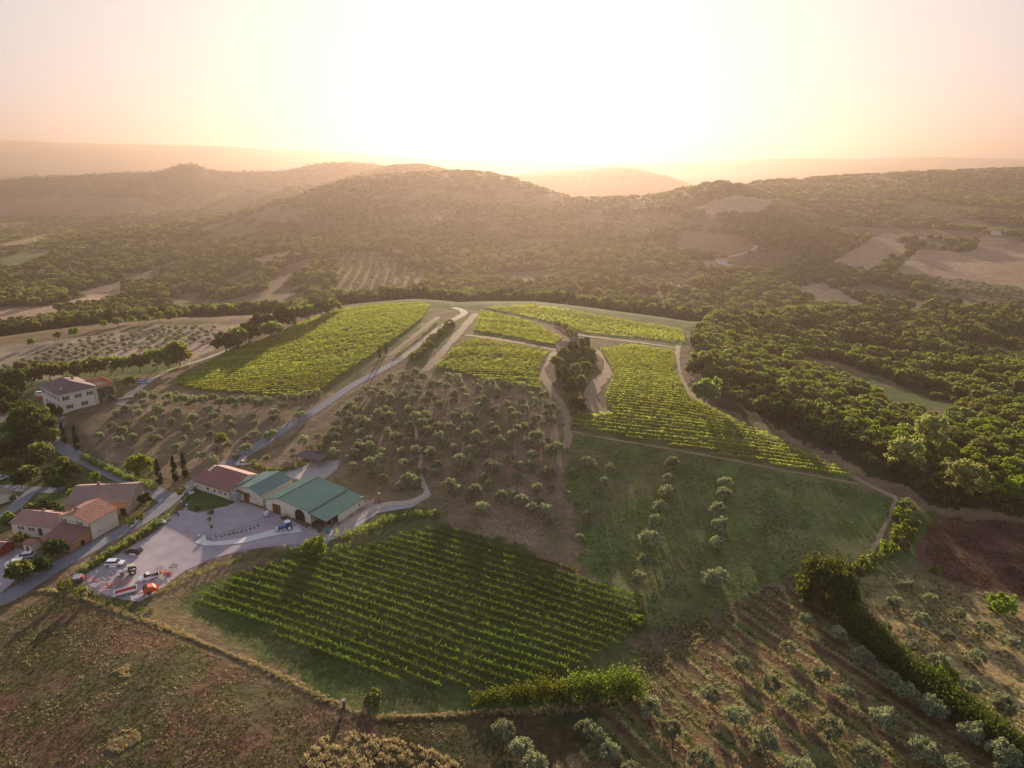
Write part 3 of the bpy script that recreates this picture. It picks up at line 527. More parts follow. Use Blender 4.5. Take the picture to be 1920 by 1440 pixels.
# coarser groups of crowns for woods a kilometre and more away
def wood_clump(seed, leaf):
    rs = np.random.RandomState(seed); C = []; rad = []
    for i in range(7):
        a = rs.rand() * 6.28; r = 7 * rs.rand() ** .5; cx, cy_ = math.cos(a) * r, math.sin(a) * r; hh = 2.6 + 3.2 * rs.rand(); ww = 2.6 + 1.6 * rs.rand()
        for j in range(9): d = rs.randn(3); d /= np.linalg.norm(d); C.append((cx + d[0] * ww * .7, cy_ + d[1] * ww * .7, hh + abs(d[2]) * 2.6 - .8)); rad.append(ww * .42)
    V, Fc = cloud(C, rad, 9, 1.5, rs); return bpy.data.objects.new('wood_source', mesh_np('wood_clump', V, Fc, [leaf]))
CLUMPS = [wood_clump(200 + i, L_wood if i % 2 else L_dark) for i in range(5)]
def tuft(seed, n, h, sp, leaf, wd=.05):
    rs = np.random.RandomState(seed); V = []
    for i in range(n):
        a = rs.rand() * 6.28; r = sp * rs.rand() ** .5; x, y = math.cos(a) * r, math.sin(a) * r; hh = h * (.5 + .7 * rs.rand()); lx, ly = rs.randn(2) * .35 * hh; ww = wd * (.6 + rs.rand()); b = rs.rand() * 6.28; dx, dy = math.cos(b) * ww, math.sin(b) * ww
        V += [(x - dx, y - dy, -.05), (x + dx, y + dy, -.05), (x + dx * .5 + lx, y + dy * .5 + ly, hh), (x - dx * .5 + lx, y - dy * .5 + ly, hh)]
    return bpy.data.objects.new('tuft_source', mesh_np('tuft', np.array(V), np.arange(len(V)).reshape(-1, 4), [leaf]))
T_straw = [tuft(300 + i, 16, .55, .45, L_straw) for i in range(3)]; T_grass = [tuft(310 + i, 16, .4, .45, L_grass) for i in range(3)]; T_rust = [tuft(320 + i, 14, .5, .4, L_rust) for i in range(3)]
def scatter(name, P, sc_, assets, idx=None, label=None):
    """one 'stuff' object: a point mesh whose points carry instances"""
    P = np.asarray(P, np.float32); n = len(P)
    me = bpy.data.meshes.new(name); me.vertices.add(n); me.vertices.foreach_set('co', P.ravel())
    rs = np.random.RandomState(n % 9973)
    a = me.attributes.new('sc', 'FLOAT', 'POINT'); a.data.foreach_set('value', np.asarray(sc_, np.float32)); a = me.attributes.new('rz', 'FLOAT', 'POINT'); a.data.foreach_set('value', (rs.rand(n) * 6.283).astype(np.float32))
    a = me.attributes.new('idx', 'INT', 'POINT'); a.data.foreach_set('value', (rs.randint(0, len(assets), n) if idx is None else np.asarray(idx)).astype(np.int32))
    me.update(); o = link(name, me); tag(o, label, kind='stuff')
    g = bpy.data.node_groups.new(name, 'GeometryNodeTree'); g.interface.new_socket('Geometry', in_out='INPUT', socket_type='NodeSocketGeometry'); g.interface.new_socket('Geometry', in_out='OUTPUT', socket_type='NodeSocketGeometry')
    N = g.nodes; L = g.links; gi = N.new('NodeGroupInput'); go = N.new('NodeGroupOutput'); ip = N.new('GeometryNodeInstanceOnPoints'); j = N.new('GeometryNodeJoinGeometry')
    for s in assets:
        ob = N.new('GeometryNodeObjectInfo'); ob.inputs['Object'].default_value = s; ob.inputs['As Instance'].default_value = True; L.new(ob.outputs['Geometry'], j.inputs[0])
    def at(nm, ty):
        q = N.new('GeometryNodeInputNamedAttribute'); q.data_type = ty; q.inputs[0].default_value = nm; return q.outputs[0]
    cx = N.new('ShaderNodeCombineXYZ'); L.new(at('rz', 'FLOAT'), cx.inputs[2]); L.new(cx.outputs[0], ip.inputs['Rotation']); L.new(at('sc', 'FLOAT'), ip.inputs['Scale'])
    L.new(at('idx', 'INT'), ip.inputs['Instance Index']); ip.inputs['Pick Instance'].default_value = True
    L.new(gi.outputs[0], ip.inputs['Points']); L.new(j.outputs[0], ip.inputs['Instance']); L.new(ip.outputs[0], go.inputs[0])
    md = o.modifiers.new('scatter', 'NODES'); md.node_group = g
    return o
def plant(kind, name, x, y, s, label, cat, group=None, parts=True, var=None, sz=1.0, crown_mat=None):
    """a single tree or bush: an Empty with trunk and crown, or one mesh when it is too small to show them"""
    vs = KIND[kind]; v = vs[rnd.randrange(len(vs)) if var is None else var]; z = float(gz_at(x, y))
    if parts:
        r = empty(name, (x, y, z), rnd.random() * 6.28, label, cat, group); r.scale = (s, s, s * sz)
        link('trunk', v[1], r); link('crown', v[0], r)
    else:
        r = link(name, v[2].data); r.location = (x, y, z); r.rotation_euler = (0, 0, rnd.random() * 6.28); r.scale = (s, s, s * sz); tag(r, label, cat, group)
    return r
def base_px(px, py, h, ymin=0):
    """ground point of something whose point h metres up shows at the pixel"""
    q = hit(px, py, ymin)
    if q is None: return None
    for _ in range(3):
        d = math.hypot(q[1], H - q[2]); rx, ry, rz = ray(px, py); dep = q[1] * cP - (q[2] - H) * sP
        q = hit(px, py + h * FPX / dep * cP * 1.0, ymin) or q
    return q
def zone_at(x, y):
    a = np.clip(((x / y - U0) / (U1 - U0) * (NU - 1) + .5).astype(int), 0, NU - 1); b = np.clip(((np.log(y) - L0) / (L1 - L0) * (NV - 1) + .5).astype(int), 0, NV - 1)
    return ZM[b, a]
WOODZ = np.array([False] + [z[3] is C_WOOD for z in ZONES])
def rand_area(n, y0, y1, umax=.92, rs=np.random.RandomState(5)):
    y = np.sqrt(rs.rand(n) * (y1 * y1 - y0 * y0) + y0 * y0); u = (rs.rand(n) * 2 - 1) * umax; return u * y, y
def jitter_grid(poly_w, dx, dy, ang, j, rs):
    """row planting inside a world polygon"""
    xs = [p[0] for p in poly_w]; ys = [p[1] for p in poly_w]; cx, cy_ = sum(xs) / len(xs), sum(ys) / len(ys); Rm = max(math.hypot(x - cx, y - cy_) for x, y in zip(xs, ys)); c, s = math.cos(ang), math.sin(ang); out = []
    a = -Rm
    while a < Rm:
        b = -Rm
        while b < Rm:
            aa, bb = a + rs.randn() * j, b + rs.randn() * j; x, y = cx + aa * c - bb * s, cy_ + aa * s + bb * c
            if inpoly(np.array([x]), np.array([y]), poly_w)[0]: out.append((x, y))
            b += dy
        a += dx
    return out
# ---------------------------------------------------------------- woods
ZMF = ZM
def wood_points(n, y0, y1, gap, seed, thr=.40, gscale=55):
    rs = np.random.RandomState(seed); x, y = rand_area(n, y0, y1, .98, rs)
    k = WOODZ[zone_at(x, y)] & visible(x, y, gap) & (fbm(x, y, gscale, seed, 4) > thr); x, y = x[k], y[k]
    return np.column_stack([x, y, gz_at(x, y)])
W1 = wood_points(52000, 440, 1120, 9, 1, .41); W2 = wood_points(26000, 1120, 2400, 12, 2, .36, 90); W3 = wood_points(16000, 2200, 4200, 12, 3, .25)
scatter('woodland', W1, .5 + .6 * np.random.RandomState(1).rand(len(W1)) ** 1.5, [v[2] for v in KIND['oak'] + KIND['darktree']])
scatter('far_woodland', W2, .5 + .45 * np.random.RandomState(2).rand(len(W2)), CLUMPS)
scatter('distant_ridge_woodland', W3, .55 + .4 * np.random.RandomState(3).rand(len(W3)), CLUMPS)
# the wooded slope at the right: the 300 largest are trees of their own, the rest one wood
RW = [(h[0], h[1]) for h in hits([(1304,640),(1355,596),(1500,575),(1700,565),(1920,560),(2060,565),(2060,960),(1900,960),(1745,940),(1690,900),(1570,838),(1410,770),(1322,728)])]
CLEAR = [(h[0], h[1]) for h in hits([(1490,668),(1560,672),(1700,722),(1805,762),(1800,775),(1760,800),(1690,765),(1600,728),(1520,694)])]
rs_ = np.random.RandomState(8); pts = jitter_grid(RW, 4.9, 4.9, .4, 1.2, rs_); pts = [p for p in pts if not inpoly(np.array([p[0]]), np.array([p[1]]), CLEAR)[0] and p[1] < 440]
pts = [p for p in pts if float(fbm(np.array([p[0]]), np.array([p[1]]), 26, 2, 3)[0]) > .33]
_big = [base_px(a, b, 5) for a, b in ((1695,845),(1740,806),(1808,895),(1900,922))]
pts = [p for p in pts if min(math.hypot(p[0] - q[0], p[1] - q[1]) for q in _big) > 5.5 and not any(0 < q[1] - p[1] < 14 and abs(p[0] - q[0]) < 5 for q in _big)]
pts.sort(key=lambda p: math.hypot(p[0], p[1]))
near_w = []
for p in pts:
    a, b = proj(p[0], p[1], float(gz_at(*p)) + 4)
    if len(near_w) < 230 and a < 1960: near_w.append(p)
ns = set(near_w); rest = [p for p in pts if p not in ns]
PLACES = []
def where(x, y):
    """plain words for where on the slope a tree stands"""
    a, b = proj(x, y, float(gz_at(x, y)))
    return a, b
for i, p in enumerate(near_w):
    a, b = proj(p[0], p[1], float(gz_at(*p))); br = float(fbm(np.array([p[0]]), np.array([p[1]]), 30, 6, 3)[0])
    kind = 'limetree' if br > .48 and b > 655 else ('darktree' if br < .36 else 'oak'); s = .42 + .42 * rnd.random(); par = b > 760
    zone = 'beside the outer vineyard track' if p[0] < 130 and b < 800 else ('above the red-brown field' if b > 860 else ('below the clearing' if b > 720 else 'behind the clearing'))
    plant(kind, {'limetree': 'broadleaf_tree', 'darktree': 'broadleaf_tree', 'oak': 'broadleaf_tree'}[kind], p[0], p[1], s,
          {'limetree': 'light yellow-green broadleaf tree in the wooded slope ', 'darktree': 'dark green broadleaf tree in the wooded slope ', 'oak': 'mid green broadleaf tree in the wooded slope '}[kind] + zone, 'tree', {'limetree': 'light broadleaf trees ', 'darktree': 'dark broadleaf trees ', 'oak': 'mid green broadleaf trees '}[kind] + zone, parts=par)
rest = np.array(rest); rest = rest[visible(rest[:, 0], rest[:, 1], 9)]
scatter('slope_woodland', np.column_stack([rest, gz_at(rest[:, 0], rest[:, 1])]), .48 + .42 * np.random.RandomState(4).rand(len(rest)), [v[2] for v in KIND['oak'] + KIND['limetree']])
# dense low growth under the slope wood
x, y = rand_area(9000, 170, 560, .95, np.random.RandomState(21)); k = inpoly(x, y, RW) & ~inpoly(x, y, CLEAR); x, y = x[k], y[k]
scatter('undergrowth', np.column_stack([x, y, gz_at(x, y)]), .6 + .7 * np.random.RandomState(22).rand(len(x)), [v[2] for v in KIND['bush'] + KIND['limebush'][:1]])
# ---------------------------------------------------------------- single trees the photo shows
def T(kind, name, px, py, s, label, cat='tree', h=None, group=None, sz=1.0, var=None, parts=True):
    hh = {'olive': 2.3, 'oak': 5, 'bigtree': 5, 'darktree': 5, 'limetree': 5, 'paletree': 5.4, 'roundtree': 2.6, 'bush': 1, 'limebush': 1, 'cypress': 4.5}[kind] * s * sz
    q = base_px(px, py, hh)
    if q is None: return
    return plant(kind, name, q[0], q[1], s, label, cat, group, parts, var, sz)
T('bigtree','evergreen_tree',1548,1088,1.08,'large dense green tree with dark underside at the top of the lower right hedge',sz=1.2)
T('paletree','pale_tree',1695,845,1.45,'pale yellow-green rounded tree left of the tall pale tree in the wood'); T('paletree','pale_tree',1742,806,1.5,'tallest pale yellow-green tree rising from the wooded slope',sz=1.25)
T('paletree','pale_tree',1808,892,1.6,'pale feathery tree with open crown standing above the red-brown field'); T('limetree','broadleaf_tree',1900,918,1.25,'lime green tree at the wood edge right of the pale feathery tree')
T('oak','broadleaf_tree',1318,728,1.3,'broad bushy tree bulging over the outer vineyard track'); T('oak','broadleaf_tree',1316,676,1.15,'rounded tree beside the outer vineyard track at the middle bend'); T('oak','broadleaf_tree',1308,640,1.05,'rounded tree at the upper end of the outer vineyard track',); T('darktree','broadleaf_tree',1298,690,.7,'small dark tree squeezed between two rounded ones on the vineyard track')
T('oak','broadleaf_tree',1640,745,.9,'lone dark round tree at the lower edge of the woodland clearing')
for (a, b, s, kd, lb) in [(424,640,1.15,'darktree','first dark tree at the low end of the ridge tree line'),(446,632,1.2,'oak','second wide tree in the low end of the ridge tree line'),(468,622,1.15,'darktree','third dark tree from the low end of the ridge tree line'),(492,604,1.35,'darktree','tall domed tree in the middle of the ridge tree line'),(512,616,1.2,'oak','lower tree in front of the tall domed one on the ridge line'),(532,594,1.35,'darktree','tall dark tree right of the domed one on the ridge line'),(556,588,1.3,'oak','high wide tree above the vineyard on the ridge line'),(580,584,1.2,'oak','rounded tree at the upper third of the ridge tree line'),(604,578,1.1,'darktree','dark tree near the upper end of the ridge tree line'),(626,572,.9,'oak','last small tree at the upper end of the ridge line')]:
    T(kd,'broadleaf_tree',a,b,s * 1.25,lb,group='trees lining the far edge of the upper vineyard',sz=.8)
for i, (a, b, s) in enumerate([(96,694,.8),(124,690,.7),(150,692,.85),(178,686,.8),(205,684,.8),(232,680,.75),(262,677,.85),(290,672,.9),(315,666,1.05),(338,662,1.1)]):
    T(['oak','limetree','oak'][i % 3],'broadleaf_tree',a,b,s * 1.3,'tree %s in the row behind the villa, counted from the left' % ['one','two','three','four','five','six','seven','eight','nine','ten'][i],group='row of trees behind the villa')
for i, (a, b, s) in enumerate([(195,606,.6),(222,602,.65),(248,598,.6),(272,596,.7),(300,592,.8),(322,590,1.0),(60,640,.6),(110,628,.6),(140,622,.7)]):
    T(['limetree','oak'][i % 2],'broadleaf_tree',a,b,s,'bushy tree %s along the far edge of the pale olive field' % ['one','two','three','four','five','six','seven','eight','nine'][i],group='trees at the far edge of the pale olive field')
T('darktree','broadleaf_tree',62,792,1.75,'big dark spreading tree in front of the villa terrace'); T('oak','broadleaf_tree',95,815,.9,'olive-brown tree between the big dark tree and the lane'); T('darktree','broadleaf_tree',30,718,1.3,'dark tree left of the villa roof'); T('oak','broadleaf_tree',60,704,1.0,'mid green tree just behind the left end of the villa')
T('darktree','broadleaf_tree',8,740,1.2,'dark tree at the left edge beyond the villa'); T('oak','broadleaf_tree',25,830,.9,'low spreading tree left of the lane below the villa'); T('darktree','broadleaf_tree',135,880,.7,'dark tree on the slope beside the lane above the stone barn'); T('oak','broadleaf_tree',60,885,.8,'bushy tree on the dry slope above the lower lane'); T('darktree','broadleaf_tree',100,888,.65,'dark bush-like tree on the dry slope above the lower lane'); T('oak','broadleaf_tree',22,872,.7,'green tree at the left edge above the lower lane')
T('limetree','broadleaf_tree',266,870,1.05,'wide tree with yellow-lit top beside the cypresses'); T('limetree','broadleaf_tree',243,714,.62,'small bright round tree right of the villa tower'); T('limetree','broadleaf_tree',417,823,.55,'bright green round tree alone on the dry slope',sz=1.0)
T('limetree','broadleaf_tree',588,1022,.85,'yellow-topped tree in front of the green-roofed barn',sz=.62)
for i, (a, b, s) in enumerate([(10,765,.9),(40,770,.8),(20,800,.8),(100,770,.7),(40,830,.9),(85,842,.9),(8,850,.8),(70,862,.7),(118,868,.6),(40,900,.6),(15,712,1.0),(46,690,.9),(75,690,.8),(110,905,.6)]):
    T(['darktree','oak'][i % 3 == 2],'broadleaf_tree',a,b,s,'broadleaf tree in the thick belt between the left edge and the villa lane',group='trees of the belt left of the villa lane')
for i in range(15):
    T('olive','olive_tree',268 + 23.5 * i + rnd.uniform(-4, 4),739 + 12 * math.sin(i * .22) + rnd.uniform(-3, 3),.95 + .2 * rnd.random(),'full olive tree in the line along the foot of the upper left vineyard','olive tree',group='olives along the foot of the upper left vineyard')
for (a, b, s, lb) in [(300,884,1.0,'dark cypress touching the wide yellow-lit tree'),(330,878,1.0,'middle cypress of the three by the road junction'),(348,871,.98,'cypress nearest the road of the three by the junction'),(122,811,.95,'left cypress of the pair below the villa'),(146,820,1.0,'right cypress of the pair below the villa'),(712,661,.62,'left cypress of the pair at the upper road gate'),(724,652,.66,'right cypress of the pair at the upper road gate')]:
    T('cypress','cypress_tree',a,b,s,lb)
for (a, b, s, lb) in [(125,1095,1.0,'round lime tree at the road end of the machinery yard'),(153,1105,.95,'round lime tree between its two fellows by the machinery yard'),(172,1112,.6,'smallest round lime tree by the machinery yard'),(245,976,.85,'left round clipped tree between house and road'),(265,970,.8,'right round clipped tree between house and road'),(45,1006,1.15,'yellow-leaved tree in front of the low farmhouse wing'),(341,918,1.05,'light green tree at the end of the winery lawn')]:
    T('roundtree','round_tree',a,b,s,lb)
for (a, b, s, kd, lb) in [(108,1026,.62,'darktree','dark tree in front of the farmhouse annex'),(45,1066,.72,'oak','dark bushy tree beside the parked cars left of the road'),(80,1058,.5,'darktree','dark bush-like tree between forecourt and road'),(62,960,.75,'oak','large bushy tree behind the farmhouse low wing'),(92,950,.7,'darktree','dark tree directly behind the red-roofed house'),(20,975,.6,'oak','bushy tree at the left edge beside the lower lane spur'),(140,925,.5,'limetree','lime green tree at the left end of the stone barn roof'),(272,935,.42,'darktree','dark rounded bush at the corner of the stone barn'),(180,893,.4,'limetree','small bushy tree beside the villa lane above the barn')]:
    T(kd,'broadleaf_tree',a,b,s,lb)
for i, (a, b, s, kd) in enumerate([(1042,677,.75,'oak'),(1058,660,.7,'oak'),(1075,650,.75,'darktree'),(1094,643,.8,'darktree'),(1108,660,.6,'oak'),(1056,700,.85,'darktree'),(1078,690,.7,'oak'),(1098,684,.65,'oak'),(1072,722,.8,'darktree'),(1090,712,.6,'oak'),(1078,748,.7,'oak'),(1090,760,.6,'darktree')]):
    T(kd,'broadleaf_tree',a,b,s * .86,'tree %s of the tear-shaped copse between the two grassy tracks' % ['one','two','three','four','five','six','seven','eight','nine','ten','eleven','twelve'][i],group='trees of the copse between the vineyard tracks')
for i, (a, b) in enumerate([(1046,605),(1058,612),(1068,620),(1078,624)]): T('bush','bush',a,b,1.1,'dark bush %s in the short line above the hut' % ['one','two','three','four'][i],'bush',group='bushes in line above the hut')
T('limebush','bush',1876,1133,1.6,'wide green bush at the foot of the red-brown field','bush'); T('limebush','bush',1192,1163,.9,'small bright bush at the lower corner of the front vineyard','bush'); T('bush','bush',700,1305,.9,'green bush beside the concrete post on the bank','bush'); T('limebush','bush',1751,1068,.7,'small bright bush at the edge of the red-brown field','bush')
for i, (a, b, s) in enumerate([(1688,965,1.3),(1704,978,1.5),(1694,998,1.6),(1682,1018,1.5),(1664,1033,1.4),(1644,1048,1.2),(1622,1058,1.2),(1604,1066,1.1),(1588,1072,1.0),(1700,945,1.1)]):
    T(['limebush','bush'][i % 2],'bush',a,b,s,'bush %s in the ragged line along the meadow edge, right side' % ['one','two','three','four','five','six','seven','eight','nine','ten'][i],'bush',group='ragged bushes along the meadow edge')
CP_ = [(h[0], h[1]) for h in hits([(1042,672),(1060,650),(1100,645),(1112,662),(1110,690),(1096,715),(1092,760),(1080,762),(1064,735),(1048,705)])]
_x = np.random.RandomState(61).uniform(min(p[0] for p in CP_), max(p[0] for p in CP_), 330); _y = np.random.RandomState(62).uniform(min(p[1] for p in CP_), max(p[1] for p in CP_), 330); _k = inpoly(_x, _y, CP_); _x, _y = _x[_k], _y[_k]
scatter('copse_undergrowth', np.column_stack([_x, _y, gz_at(_x, _y)]), .4 + .45 * np.random.RandomState(63).rand(len(_x)), [v[2] for v in KIND['bush']])
# roadside shrubs between the two upper tracks
for i in range(12):
    t_ = i / 11; T('bush','bush',778 + 66 * t_ + rnd.uniform(-3, 3),668 - 62 * t_ + rnd.uniform(-2, 2),1.0 + .4 * rnd.random(),'dark shrub in the belt between white road and earth track','bush',group='shrubs between white road and earth track')
# ---------------------------------------------------------------- olive trees
OL = []
def olive(px, py, s, label, group): OL.append((px, py, s, label, group))
for i, (a, b) in enumerate([(1695,1095),(1675,1130),(1743,1120),(1727,1162),(1793,1149),(1772,1191),(1846,1176),(1831,1229),(1898,1204),(1657,1173),(1707,1210),(1758,1239),(1815,1283),(1879,1318)]):
    olive(a, b, [.9,.9,.8,1.0,.8,.8,.85,.85,.85,.7,.8,1.0,.9,1.15][i], ['olive tree nearest the big dark tree on the golden slope','thin olive tree just below the first one on the golden slope','olive tree second from the top right of the golden slope','full round olive tree in the middle of the golden slope','olive tree below the wide green bush','dark olive tree casting a long shadow on the golden slope','spreading olive tree between two tiny saplings','narrow olive tree midway down the golden slope','olive tree at the right edge level with the saplings','small grey olive tree against the upper hedge','olive tree pressed behind the hedge top','wide olive tree above the bright round hedge bush','olive tree right beside the bright round hedge bush','large round olive tree low on the golden slope'][i], 'olive trees on the golden slope')
for i, (a, b) in enumerate([(1566,1186),(1616,1232),(1662,1267),(1697,1293),(1729,1312),(1755,1327),(1815,1368),(1882,1414)]):
    olive(a, b, [1.0,1.05,.95,1,1.05,.95,1.15,1.2][i], 'olive tree %s in the shaded row along the hedge foot, counted downhill' % ['one','two','three','four','five','six','seven','eight'][i], 'olive row along the hedge foot')
for i, (a, b) in enumerate([(1510,1160),(1478,1212),(1536,1258),(1587,1298),(1649,1339),(1724,1395),(1786,1436)]):
    olive(a, b, [.8,.75,.85,.75,1.15,1.15,1.1][i], 'olive tree %s in the second row from the hedge, counted downhill' % ['one','two','three','four','five','six','seven'][i], 'second olive row from the hedge')
for i, (a, b) in enumerate([(1389,1240),(1445,1280),(1493,1311),(1553,1360),(1620,1410)]):
    olive(a, b, [.85,.95,1,1.1,1.2][i], 'olive tree %s in the third row from the hedge, counted downhill' % ['one','two','three','four','five'][i], 'third olive row from the hedge')
for i, (a, b) in enumerate([(1334,1300),(1378,1336),(1432,1386),(1493,1437)]):
    olive(a, b, [.95,.95,1.1,1.1][i], 'olive tree %s in the fourth row from the hedge, counted downhill' % ['one','two','three','four'][i], 'fourth olive row from the hedge')
for i, (a, b) in enumerate([(1218,1324),(1259,1363),(1313,1420)]): olive(a, b, [1,1,1.1][i], ['olive tree just right of the front hedge','olive tree second below the front hedge end','olive tree low in the fifth row, near the picture foot'][i], 'fifth olive row')
for i, (a, b) in enumerate([(945,1364),(978,1397),(1005,1430),(1099,1364),(1123,1384),(1141,1406),(1186,1440)]): olive(a, b, [.95,.9,1,.85,.8,.95,.8][i], ['highest of three pale olives below the front hedge','middle of three pale olives below the front hedge','lowest of three pale olives below the front hedge','top olive of the tight clump under the front hedge','middle olive of the tight clump under the front hedge','lowest olive of the tight clump under the front hedge','olive tree cut by the foot of the picture'][i], 'olive trees below the front hedge')
nm = ['one','two','three','four','five','six','seven','eight']
for i, (a, b) in enumerate([(1261,868),(1254,896),(1248,921),(1238,947),(1227,977),(1217,1007),(1210,1046),(1195,1082)]): olive(a, b, 1.2 * [.95,.8,.9,.8,.8,1.05,.75,.8][i], 'olive tree %s in the left meadow row, counted downhill' % nm[i], 'left olive row in the meadow')
for i, (a, b) in enumerate([(1360,903),(1353,925),(1348,954),(1347,980),(1344,1015),(1338,1080)]): olive(a, b, 1.2 * [.75,1.0,1.0,1.0,.85,1.05][i], 'olive tree %s in the right meadow row, counted downhill' % nm[i], 'right olive row in the meadow')
for i, (a, b) in enumerate([(1103,864),(1144,878),(1076,884),(1133,900),(1102,966),(1087,1007),(1062,925),(1115,915)]): olive(a, b, [1,.8,.7,.6,.7,.6,.6,.5][i], 'olive tree %s scattered at the meadow top left edge' % nm[i], 'olive trees at the meadow edge')
for (a, b, s, lb, gp) in OL: T('olive', 'olive_tree', a, b, s, lb, 'olive tree', group=gp)
n_ol = len(OL); cnt = 0; more = []
def grove(poly, dx, dy, ang, j, smin, smax_, seed, label, group, limit=999, drop=.08, kd='olive'):
    global cnt
    rs = np.random.RandomState(seed); W = [(h[0], h[1]) for h in hits(poly)]; P = jitter_grid(W, dx, dy, ang, j, rs); P.sort(key=lambda p: p[1]); k = 0
    for (x, y) in P:
        if rs.rand() < drop: continue
        s = smin + (smax_ - smin) * rs.rand()
        if cnt < 217 and k < limit:
            a, b = proj(x, y, float(gz_at(x, y)))
            plant(kd, 'olive_tree', x, y, s, label, 'olive tree', group, parts=b > 800); cnt += 1; k += 1
        else: more.append((x, y, float(gz_at(x, y)), s))
grove([(655,765),(735,700),(790,705),(1018,742),(1050,790),(1050,880),(1040,990),(960,985),(850,955),(800,880),(780,925),(720,930),(640,880),(600,850),(560,840)], 5.7, 6.0, .35, 1.3, .65, 1.12, 3, 'olive tree of the dense hillside grove above the barns', 'olive trees of the hillside grove', limit=176)
grove([(175,800),(240,752),(335,742),(545,752),(600,762),(520,820),(440,870),(355,880),(300,835),(180,850)], 7.6, 7.6, .2, 1.6, .6, 1.0, 4, 'olive tree on the dry slope between the villa and the road', 'olive trees between villa and road')
grove([(490,862),(560,835),(620,858),(570,864),(520,876)], 5.5, 5.5, .1, 1.0, .45, .6, 5, 'young olive tree inside the curved hedge', 'young olives inside the curved hedge')
grove([(-30,700),(150,640),(300,615),(410,615),(405,645),(345,650),(200,668),(90,690),(-30,720)], 6.5, 6.5, .1, .9, .5, .75, 6, '', '', limit=0)
grove([(632,480),(700,474),(760,502),(808,532),(795,542),(690,550),(630,555)], 11, 6, .1, .8, .9, 1.2, 7, '', '', limit=0)
for poly in ([(740,405),(860,390),(830,430),(730,440)],[(1140,420),(1210,400),(1290,400),(1240,440),(1150,445)],[(1400,480),(1490,470),(1510,490),(1440,512),(1370,505)],[(1180,520),(1300,500),(1330,520),(1280,545),(1180,545)],[(1670,390),(1740,385),(1840,398),(1790,412),(1700,410)],[(1660,512),(1800,528),(1920,545),(2000,550),(1900,566),(1740,545)]):
    grove(poly, 13, 9, .3, 1.0, .9, 1.4, 9, '', '', limit=0)
M_ = np.array(more); scatter('olive_grove', M_[:, :3], M_[:, 3], [v[2] for v in KIND['olive']])
print('olives', n_ol, cnt, len(more), 'wood', len(W1), len(W2), len(W3), len(near_w), len(rest))
# ---------------------------------------------------------------- hedges
def hedge(px, wd, hh, m, name, label, per=26, size=.3, clip=0.0, cat='hedge', hpx=0):
    P = [(h[0], h[1]) for h in hits(px)]; P = dens(smooth_line(P, 1), .8); rs = np.random.RandomState(len(P) * 7); C = []; rad = []; n = len(P)
    for i, (x, y) in enumerate(P):
        w_ = wd if not hasattr(wd, '__len__') else wd[0] + (wd[1] - wd[0]) * i / n; h_ = hh if not hasattr(hh, '__len__') else hh[0] + (hh[1] - hh[0]) * i / n
        g = float(gz_at(x, y)); lv = 1 if clip else .65 + .8 * float(vnoise(x, y, 3.5, 2))
        for q in range(max(2, int(w_ * h_ * (1.7 if clip else 1.0)))):
            C.append((x + rs.uniform(-.5, .5) * w_ * .8, y + rs.uniform(-.5, .5) * w_ * .8, g + rs.uniform(.15, .85) * h_ * lv)); rad.append(.32 * min(w_, h_) if clip else .3 * min(w_, h_) + .2)
    V, Fc = cloud(C, rad, per, size, rs); o = link(name, mesh_np(name, V, Fc, [m])); return tag(o, label, cat)
hedge([(1590,1168),(1610,1186),(1650,1222),(1700,1262),(1760,1312),(1830,1368),(1900,1420),(1960,1470)], (6.4, 5.4), (5.2, 4.2), L_big, 'hedge', 'long dark dense hedge running downhill from the big hedge tree', size=.42, per=20)
T('limebush','bush',1770,1268,1.35,'bright yellow-green round bush standing out of the dark hedge','bush')
hedge([(893,1318),(930,1314),(990,1308),(1060,1304)], (3.0, 4.2), (2.4, 4.0), L_hedge, 'hedge', 'low bright green part of the hedge below the front vineyard', size=.36, per=24)
hedge([(1060,1304),(1110,1302),(1150,1302),(1192,1302)], (4.2, 5.4), (4.0, 6.4), L_hedge, 'hedge', 'tall yellow-topped hedge end below the front vineyard', size=.38, per=24)
hedge([(152,1078),(200,1048),(250,1017),(285,995),(308,978)], 2.6, 2.0, L_wood, 'hedge', 'straight clipped hedge between the road and the gravel yard', clip=1, size=.3, per=34)
hedge([(155,860),(190,876),(240,900),(290,918)], 2.4, 1.9, L_wood, 'hedge', 'clipped hedge along the lane down from the villa', clip=1, size=.3, per=30)
hedge([(474,870),(485,880),(510,886),(540,884),(570,872)], 2.0, 1.5, L_wood, 'hedge', 'curved clipped hedge round the young olives by the carport', clip=1, size=.3, per=34)
hedge([(350,938),(370,925),(362,918)], 1.0, 1.1, L_bright, 'hedge', 'short light hedge at the corner of the winery lawn', clip=1, size=.3, per=30)
hedge([(640,1012),(680,998),(730,980),(790,965),(830,970)], (3.2, 3.5), (2.2, 1.6), L_wood, 'hedge', 'rough green bank of bushes below the barn path', size=.34, per=22)
hedge([(515,1040),(550,1036),(600,1042),(650,1030)], 2.4, 1.8, L_wood, 'hedge', 'low scrub under the yellow-topped tree at the yard edge', size=.32, per=20)
hedge([(300,1110),(340,1092),(400,1065),(450,1050),(500,1040)], 2.0, 1.2, L_wood, 'hedge', 'weedy scrub strip between yard fence and vineyard', size=.3, per=16)
hedge([(120,1108),(170,1122),(230,1140),(290,1150)], 2.0, 1.1, L_dark, 'hedge', 'dark scrub strip below the machinery yard', size=.3, per=16)
hedge([(100,1065),(60,1082),(30,1094)], 1.6, 1.3, L_dark, 'hedge', 'dark hedge between the forecourt and the road', size=.26, per=22)
hedge([(275,712),(300,700),(330,692),(360,684)], 1.6, 1.4, L_wood, 'hedge', 'low hedge along the villa drive', size=.3, per=18)
